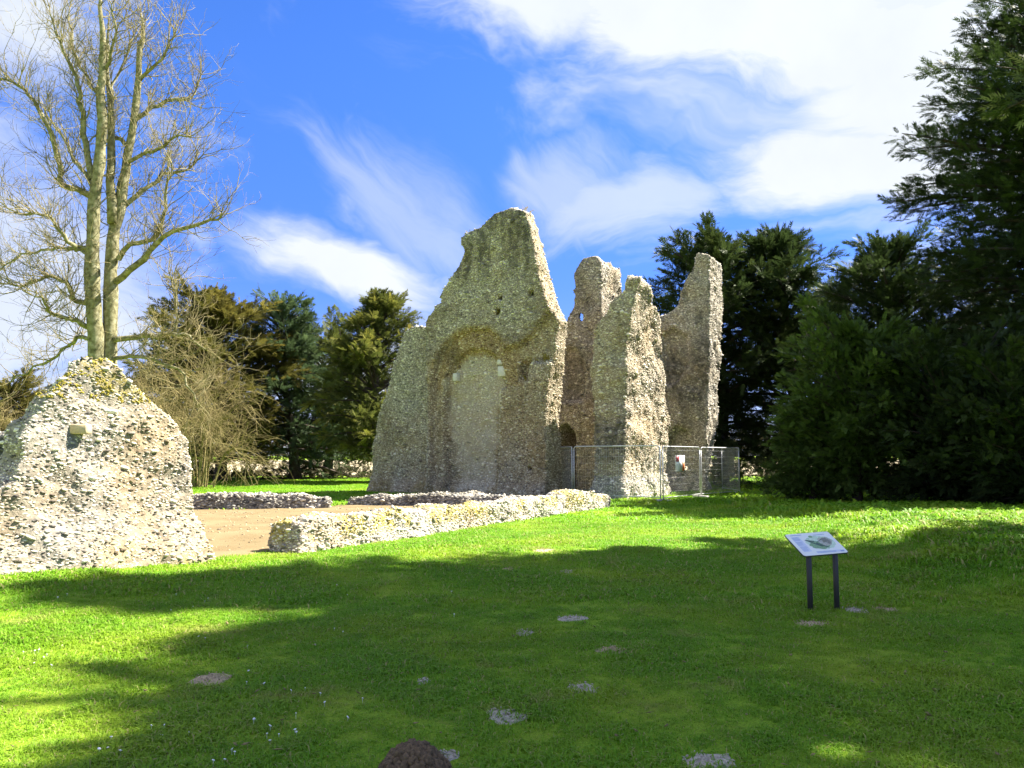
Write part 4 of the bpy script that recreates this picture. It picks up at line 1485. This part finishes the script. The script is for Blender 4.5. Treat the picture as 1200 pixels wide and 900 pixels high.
# the trees out of frame whose shade lies on the lawn
GS = 'trees outside the picture that shade the lawn'
evergreen('evergreen_tree', 'dense tall evergreen outside the picture on the right, its shade across the middle lawn', (14.6, 16.2), 26.0, 2.9, 'yew_leaf', 110, 85, 0.6, 16, broad_p, group=GS, z0=0.36)
evergreen('evergreen_tree', 'dense evergreen outside the picture on the right, between the two others there', (16.6, 14.4), 25.0, 3.3, 'yew_leaf', 110, 60, 0.7, 19, broad_p, group=GS, z0=0.3)
evergreen('evergreen_tree', 'dense evergreen outside the picture to the right of the viewer', (13.6, 10.0), 20.5, 3.9, 'yew_leaf', 110, 60, 0.8, 17, broad_p, group=GS, z0=0.2)


# ------------------------------------------------------------------ bare trees
def twig_tree(mb, start, direc, length, rad, depth, r, up=0.25, droop=0.0, wander=0.22, sides=4, split=5, minr=0.006):
    n = 5 if depth > 0 else 3
    pts, d = [np.array(start, float)], np.array(direc, float)
    d /= np.linalg.norm(d)
    step = length / n
    dirs = []
    for k in range(n):
        d = d + r.normal(0, wander, 3) + np.array([0, 0, up - droop * k / n]) * 0.35
        d /= np.linalg.norm(d)
        dirs.append(d.copy())
        pts.append(pts[-1] + d * step)
    mb.tube(pts, np.maximum(rad * np.linspace(1, 0.35, n + 1), minr), sides if depth > 0 else 3)
    if depth <= 0:
        return
    for k in range(split):
        i = r.integers(1, n + 1)
        dd = dirs[min(i, n - 1)] + r.normal(0, 0.62, 3)
        twig_tree(mb, pts[i], dd, length * r.uniform(0.4, 0.7), rad * 0.5, depth - 1, r, up, droop, wander, sides, split, minr)


def bare_tree():
    r = np.random.default_rng(77)
    dp = 30.0
    base = Vector((px_x(122, dp), dp, 0))
    zb = float(ground_z(base.x, base.y))
    root = link('bare_tree', None, None, (base.x, base.y, zb - 0.05))
    tag(root, 'tall leafless tree with two pale mossy trunks rising behind the near flint wall', 'tree')
    o = np.array([base.x, base.y, zb - 0.05])
    tw = MB()

    def path(pts, y0, y1):
        ys = np.linspace(y0, y1, len(pts))
        return np.array([np.array(at(px, py, dp + y)) for (px, py), y in zip(pts, ys)]) - o

    def smooth(P, k=3):
        t = np.linspace(0, len(P) - 1, (len(P) - 1) * k + 1)
        i = np.minimum(t.astype(int), len(P) - 2)
        f = (t - i)[:, None]
        g = np.gradient(P, axis=0)
        h00, h10, h01, h11 = 2 * f ** 3 - 3 * f ** 2 + 1, f ** 3 - 2 * f ** 2 + f, -2 * f ** 3 + 3 * f ** 2, f ** 3 - f ** 2
        return h00 * P[i] + h10 * g[i] + h01 * P[i + 1] + h11 * g[i + 1]

    trunks = [([(112, 592), (113, 418), (110, 360), (108, 300), (110, 245), (117, 190), (119, 140), (118, 90), (121, 50), (117, 8), (119, -12)], 0.0, -0.3, 0.31, 0.02),
              ([(127, 592), (128, 418), (130, 340), (133, 280), (140, 245), (147, 200), (157, 140), (163, 70), (168, 36), (165, 14)], 0.3, 1.0, 0.29, 0.02),
              ([(131, 262), (130, 190), (131, 130), (125, 80), (128, 14)], 0.3, 0.9, 0.17, 0.015)]
    for pts, y0, y1, r0, r1 in trunks:
        P = smooth(path(pts, y0, y1))
        mb = MB()
        t = np.linspace(0, 1, len(P))
        rad = r0 * (1 - t) ** 0.75 + r1
        mb.tube(P + r.normal(0, 0.02, P.shape), rad * r.uniform(0.90, 1.10, len(P)), 10, True)
        link('trunk', mb.mesh('trunk', M['bark_pale'], True), root)
        for k in range(len(P) // 3, len(P)):
            for _ in range(2):
                d = np.array([r.normal(0, 1), r.normal(0, 1), 0.5])
                twig_tree(tw, P[k], d, r.uniform(0.9, 2.2), 0.020, 2, r, 0.5, 0, 0.2, 3, 3, 0.005)
    limbs = [([(109, 232), (98, 225), (73, 215), (70, 195), (60, 160), (48, 130), (30, 105), (10, 93), (-6, 96)], 0, -2.0, 0.115),
             ([(108, 210), (100, 170), (97, 130), (93, 100), (80, 70), (70, 48), (58, 18)], -0.2, -0.6, 0.105),
             ([(140, 246), (160, 230), (180, 215), (195, 204), (220, 196), (236, 182)], 0.6, 2.0, 0.085),
             ([(136, 330), (160, 312), (185, 286), (215, 268), (247, 262), (262, 248)], 0.4, -1.6, 0.12),
             ([(139, 304), (152, 286), (180, 280), (192, 255), (197, 215), (202, 190)], 0.4, -0.8, 0.09),
             ([(156, 142), (175, 128), (190, 120), (212, 118), (228, 108), (236, 84)], 0.7, 2.2, 0.08),
             ([(152, 172), (135, 160), (128, 140), (132, 100), (150, 60), (158, 34)], 0.8, 1.8, 0.075),
             ([(108, 292), (90, 291), (75, 275), (64, 262), (50, 250), (30, 252), (0, 240)], 0, -2.4, 0.075),
             ([(107, 300), (85, 290), (60, 292), (30, 300), (0, 318)], 0, 2.4, 0.055),
             ([(106, 357), (86, 350), (82, 335), (66, 325), (45, 326), (20, 334), (-5, 330)], 0, -1.4, 0.085),
             ([(104, 384), (90, 378), (75, 372), (58, 364), (48, 350), (36, 342)], 0, -2.0, 0.085),
             ([(110, 400), (95, 395), (82, 402), (68, 415), (40, 432), (10, 446)], 0, 1.6, 0.065),
             ([(134, 398), (160, 395), (185, 393), (200, 390), (222, 396), (240, 410)], 0.3, 0.6, 0.095),
             ([(134, 420), (160, 418), (190, 424), (215, 440), (230, 470)], 0.3, 0.0, 0.06),
             ([(120, 130), (108, 100), (95, 78), (84, 50), (80, 10)], 0, 1.4, 0.065),
             ([(119, 90), (128, 70), (135, 40), (130, 5)], 0, -1, 0.06),
             ([(160, 100), (172, 84), (188, 70), (200, 50), (206, 28)], 1, 0.2, 0.055),
             ([(150, 190), (170, 180), (186, 176), (205, 160), (224, 158)], 0.6, -1.6, 0.06),
             ([(112, 225), (96, 200), (82, 182), (68, 150), (52, 132)], 0, 2, 0.06),
             ([(205, 390), (207, 365), (205, 340), (200, 322)], 0.6, 0.2, 0.035)]
    for pts, y0, y1, r0 in limbs:
        P = smooth(path(pts, y0, y1))
        P[2:] += r.normal(0, 0.05, P[2:].shape)
        mb = MB()
        t = np.linspace(0, 1, len(P))
        mb.tube(P, r0 * (1 - t) ** 0.8 + 0.022, 7)
        link('limb', mb.mesh('limb', M['bark_pale'], True), root)
        for k in range(2, len(P)):
            for _ in range(3):
                d = (P[k] - P[k - 1]) / np.linalg.norm(P[k] - P[k - 1]) + r.normal(0, 0.7, 3) + np.array([0, 0, 0.25])
                twig_tree(tw, P[k], d, r.uniform(0.7, 1.9), 0.021, 2, r, 0.35, 0, 0.22, 3, 3, 0.005)
    t_ = link('twigs', tw.mesh('twigs', M['bark_twig'], True), root)
    t_['kind'] = 'stuff'


bare_tree()


def straw_shrub(px, dp, h, w, label, seed, n=26, name='bare_shrub'):
    r = np.random.default_rng(seed)
    x0 = px_x(px, dp)
    zb = float(ground_z(x0, dp))
    root = link(name, None, None, (x0, dp, zb - 0.05))
    tag(root, label, 'shrub')
    st, tw = MB(), MB()
    for k in range(n):
        ph = r.uniform(0, 2 * math.pi)
        out = np.array([math.cos(ph), math.sin(ph) * 0.8, 0])
        reach, hh = w * r.uniform(0.3, 1.0), h * r.uniform(0.2, 1.02)
        t = np.linspace(0, 1, 13)
        P = out * (reach * (0.55 * t + 0.45 * t ** 1.8))[:, None] + np.array([0, 0, 1.0]) * (hh * np.sin(t * math.pi * r.uniform(0.5, 0.74)))[:, None]
        P += np.cumsum(r.normal(0, 0.07, P.shape), 0) * (t[:, None])
        P += out * r.uniform(0.05, 1.3)
        st.tube(P, 0.045 * (1 - t) + 0.010, 5)
        for i in range(4, 13):
            for _ in range(3):
                d = (P[i] - P[i - 1]) / np.linalg.norm(P[i] - P[i - 1]) + r.normal(0, 0.55, 3)
                twig_tree(tw, P[i], d, r.uniform(0.9, 2.6), 0.016, 1, r, 0.05, 0.75, 0.17, 3, 5, 0.0065)
    a = link('stems', st.mesh('stems', M['bark_straw'], True), root)
    b = link('twigs', tw.mesh('twigs', M['bark_straw'], True), root)
    a['kind'] = b['kind'] = 'stuff'


straw_shrub(236, 42, 5.8, 4.2, 'tangled leafless straw-coloured shrub arching in front of the evergreens on the left', 5, 17)
straw_shrub(165, 46, 6.0, 3.0, 'smaller leafless shrub behind the right shoulder of the near flint wall', 6, 22)
straw_shrub(15, 52, 4.6, 2.2, 'leafless shrub low at the far left edge in front of the rounded evergreen', 8, 16)


# undergrowth and far wood
def leaf_band(name, x0, x1, y0, y1, hfun, n, size, mat, kinds, seed):
    r = np.random.default_rng(seed)
    x, y = r.uniform(x0, x1, n), r.uniform(y0, y1, n)
    z = hfun(x, y) * r.random(n) ** 0.7
    P = np.stack([x, y, ground_z(x, y) + z], -1)
    d = r.normal(0, 1, (n, 3))
    d[:, 2] = np.abs(d[:, 2]) * 0.7
    c = np.stack([r.random(n), 0.5 * r.random(n) * (z / (hfun(x, y) + .01)), 0 * x, 1 + 0 * x], -1)
    v, f, c = place_sprays(P, d, size * r.uniform(0.6, 1.3, n), c, kinds, 1.0)
    o = link(name, mesh_np(name, v, f, M[mat], c))
    tag(o, kind='stuff')
    return o


hf = lambda x, y: np.clip(0.25 + 2.1 * (fbm(np.stack([x * 0.35, y * 0.35, 0 * x], -1), 3) - 0.36), 0.1, 2.2)
leaf_band('undergrowth', -34, -3, 55, 62, hf, 2400, 0.6, 'wood_leaf', SPRAYS, 1)
leaf_band('undergrowth', 8, 36, 37, 50, lambda x, y: 1.6 * hf(x, y), 2400, 0.7, 'yew_leaf', SPRAYS, 2)
hw = lambda x, y: 5.0 + 9.0 * (fbm(np.stack([x * 0.03, y * 0.03, 0 * x], -1), 4) - 0.3)
leaf_band('distant_wood', -190, 190, 150, 165, hw, 4000, 4.2, 'wood_leaf', SPRAYS, 3)


# ------------------------------------------------------------------ grass
def tuft(seed, n, rad, h, w, dry=0.10):
    r = np.random.default_rng(seed)
    V, F, C = [], [], []
    for k in range(n):
        a, rr = r.uniform(0, 2 * math.pi), rad * math.sqrt(r.random())
        b = np.array([math.cos(a) * rr, math.sin(a) * rr, -0.01])
        hh = h * r.uniform(0.45, 1.2)
        la = r.uniform(0, 2 * math.pi)
        lean = np.array([math.cos(la), math.sin(la), 0]) * hh * r.uniform(0.4, 1.3)
        s = np.array([-math.sin(la), math.cos(la), 0]) * w * 0.5 * r.uniform(0.7, 1.3)
        m = b + lean * 0.35 + np.array([0, 0, hh * 0.6])
        t = b + lean + np.array([0, 0, hh * (0.80 - 0.35 * r.random())])
        i = len(V)
        V += [b - s, b + s, m + s * 0.8, m - s * 0.8, t]
        F += [[i, i + 1, i + 2], [i, i + 2, i + 3], [i + 3, i + 2, i + 4]]
        tone, dr = r.random(), (1.0 if r.random() < dry else 0.0)
        C += [[tone * 0.5, dr, 0, 1]] * 2 + [[tone * 0.8, dr, 0, 1]] * 2 + [[min(1, tone + .25), dr, 0, 1]]
    me = mesh_np('grass_tuft', np.array(V), np.array(F), M['grass_blade'], np.array(C))
    return bpy.data.objects.new('grass_tuft', me)


def scatter(name, P, rot, scl, tufts):
    """points carry scale and turn; geometry nodes set a tuft on each"""
    me = mesh_np(name, P)
    for nm, dat in (('turn', rot), ('size', scl)):
        me.attributes.new(nm, 'FLOAT', 'POINT').data.foreach_set('value', np.asarray(dat, dtype=np.float32))
    ob = link(name, me)
    ng = bpy.data.node_groups.new(name + '_nodes', 'GeometryNodeTree')
    ng.interface.new_socket('Geometry', in_out='INPUT', socket_type='NodeSocketGeometry')
    ng.interface.new_socket('Geometry', in_out='OUTPUT', socket_type='NodeSocketGeometry')
    N = ng.nodes
    gi, go = N.new('NodeGroupInput'), N.new('NodeGroupOutput')
    jn = N.new('GeometryNodeJoinGeometry')
    for t in reversed(tufts):
        oi = N.new('GeometryNodeObjectInfo')
        oi.inputs['Object'].default_value = t
        oi.inputs['As Instance'].default_value = True
        ng.links.new(oi.outputs['Geometry'], jn.inputs[0])
    ip = N.new('GeometryNodeInstanceOnPoints')
    ip.inputs['Pick Instance'].default_value = True
    rv = N.new('FunctionNodeRandomValue')
    rv.data_type = 'INT'
    rv.inputs[4].default_value, rv.inputs[5].default_value = 0, len(tufts) - 1
    at_, as_ = N.new('GeometryNodeInputNamedAttribute'), N.new('GeometryNodeInputNamedAttribute')
    at_.data_type = as_.data_type = 'FLOAT'
    at_.inputs[0].default_value, as_.inputs[0].default_value = 'turn', 'size'
    cx = N.new('ShaderNodeCombineXYZ')
    ng.links.new(at_.outputs[0], cx.inputs[2])
    er = N.new('FunctionNodeEulerToRotation')
    ng.links.new(cx.outputs[0], er.inputs[0])
    ng.links.new(gi.outputs[0], ip.inputs['Points'])
    ng.links.new(jn.outputs[0], ip.inputs['Instance'])
    ng.links.new(rv.outputs[2], ip.inputs['Instance Index'])
    ng.links.new(er.outputs[0], ip.inputs['Rotation'])
    ng.links.new(as_.outputs[0], ip.inputs['Scale'])
    ng.links.new(ip.outputs[0], go.inputs[0])
    md = ob.modifiers.new('scatter', 'NODES')
    md.node_group = ng
    tag(ob, kind='stuff')
    return ob


def grass_points(y0, y1, spacing, margin, dens=1.0):
    xs = []
    half = lambda y: 0.66 * y + margin
    n = int((half(y0) + half(y1)) * (y1 - y0) / spacing ** 2 * dens)
    y = rng.uniform(y0, y1, n * 2)
    x = rng.uniform(-1, 1, n * 2) * half(y1)
    k = np.abs(x) < half(y)
    x, y = x[k], y[k]
    fl = in_floor(x, y)
    ok = fl > 0.02
    # edge of the sandy floor stays thin; none on the bare patches
    for (cx, cy, rx, ry) in PATCHES:
        q = ((x - cx) / (rx * 0.96)) ** 2 + ((y - cy) / (ry * 0.96)) ** 2
        ok &= q + rng.normal(0, 0.24, len(x)) > 1.0
    # footprints of walls
    rel = np.stack([x - LW0.x, y - LW0.y], -1)
    s, t = rel @ lwd[:2], rel @ lwn[:2]
    ok &= ~((s > -0.1) & (s < LWL) & (t < 0.22) & (t > -1.2))
    x, y = x[ok], y[ok]
    return np.stack([x, y, ground_z(x, y)], -1)


TN = [tuft(s, 46, 0.11, 0.046, 0.0065) for s in range(5)]
TM = [tuft(20 + s, 46, 0.20, 0.060, 0.012, 0.05) for s in range(4)]
TF = [tuft(40 + s, 46, 0.45, 0.080, 0.026, 0.05) for s in range(4)]
for nm, (y0, y1, sp, mg), tf in (('near_grass', (2.2, 9.0, 0.092, 1.2), TN), ('middle_grass', (9.0, 20.0, 0.155, 2.0), TM), ('far_grass', (20.0, 58.0, 0.40, 4.0), TF)):
    P = grass_points(y0, y1, sp, mg)
    hN = 0.5 * fbm(P * np.array([0.9, 0.9, 0]) + 5, 3) + 0.5 * fbm(P * np.array([3.3, 3.3, 0]) + 11, 3)
    rough = sstep(P[:, 0] - 0.12 * (P[:, 1] - 10), 4.6, 7.6) * sstep(P[:, 1], 8, 11)
    fenced = sstep(np.abs(P[:, 1] - 29.5), 1.8, 0.5) * sstep(P[:, 0], 2.0, 4.5)
    sc = (0.66 + 1.9 * np.clip(hN - 0.36, 0, 1) * 1.6) * (1 + 0.9 * rough * hN * 1.6 + 0.9 * fenced)
    scatter('lawn_grass', P, rng.uniform(0, 6.28, len(P)), sc * rng.uniform(0.8, 1.2, len(P)), tf)

# daisies
V_, F_, off = [], [], 0
cl = [(x, y) for x, y in ((60, 720), (150, 700), (225, 715), (250, 760), (300, 800), (330, 860), (250, 890), (130, 880), (30, 780), (55, 765), (380, 740), (390, 700), (200, 860), (540, 710), (413, 839), (310, 850), (370, 820))]
mbd = MB()
for (px, py) in cl:
    for _ in range(rng.integers(2, 6)):
        g = on_ground(px + rng.normal(0, 22), py + rng.normal(0, 7))
        z = float(ground_z(g.x, g.y)) + rng.uniform(0.022, 0.036)
        rr, sd = rng.uniform(0.006, 0.011), 7
        th = np.arange(sd) * 2 * math.pi / sd
        tl = rng.normal(0, 0.35, 2)
        ring = np.stack([np.cos(th) * rr, np.sin(th) * rr, tl[0] * np.cos(th) * rr + tl[1] * np.sin(th) * rr], -1)
        c = np.array([g.x, g.y, z])
        mbd.add(np.concatenate([[c + [0, 0, 0.004]], ring + c, [c - [0, 0, 0.006]]]), None, [[0, 1 + j, 1 + (j + 1) % sd] for j in range(sd)] + [[sd + 1, 1 + (j + 1) % sd, 1 + j] for j in range(sd)])
        mbd.tube([c - [0, 0, 0.06], c - [0, 0, 0.004]], 0.0012, 3)
tag(link('daisies', mbd.mesh('daisies', M['daisy_white'])), kind='stuff')

# dry leaf bits and twigs lying in the turf
n_ = 900
ly = rng.uniform(3.8, 16, n_)
lx = rng.uniform(-0.66, 0.66, n_) * ly
kp = in_floor(lx, ly) > 0.3
lx, ly = lx[kp], ly[kp]
Pl = np.stack([lx, ly, ground_z(lx, ly) + rng.uniform(0.012, 0.035, len(lx))], -1)
Bl = stone_frames(Pl, np.tile([0, 0, 1.0], (len(Pl), 1)) + rng.normal(0, 0.3, (len(Pl), 3)), rng.uniform(0.015, 0.045, len(Pl)), 1.5)
Bl[:, :, 2] *= 0.25
v, f, c = join_stones(Pl, Bl, np.ones((len(Pl), 4)), STONE_TINY)
tag(link('leaf_litter', mesh_np('leaf_litter', v, f, M['bark_straw'])), kind='stuff')

# small gravel trodden into the sandy floor
n_ = 3200
gx_, gy_ = rng.uniform(-11, 2, n_), rng.uniform(12, 30, n_)
kp = in_floor(gx_, gy_) < -0.05
gx_, gy_ = gx_[kp], gy_[kp]
Pg = np.stack([gx_, gy_, ground_z(gx_, gy_) + 0.02], -1)
Bg = stone_frames(Pg, np.tile([0, 0, 1.0], (len(Pg), 1)), 0.03 + 0.06 * rng.random(len(Pg)) ** 3, 1.5)
cg = np.stack([0.42 * rng.beta(1.2, 1.4, len(Pg)), rng.uniform(0.5, 1, len(Pg)), 0 * gx_, 0 * gx_], -1)
v, f, c = join_stones(Pg, Bg, cg, STONE_TINY)
tag(link('gravel', mesh_np('gravel', v, f, M['flint'], c)), kind='stuff')
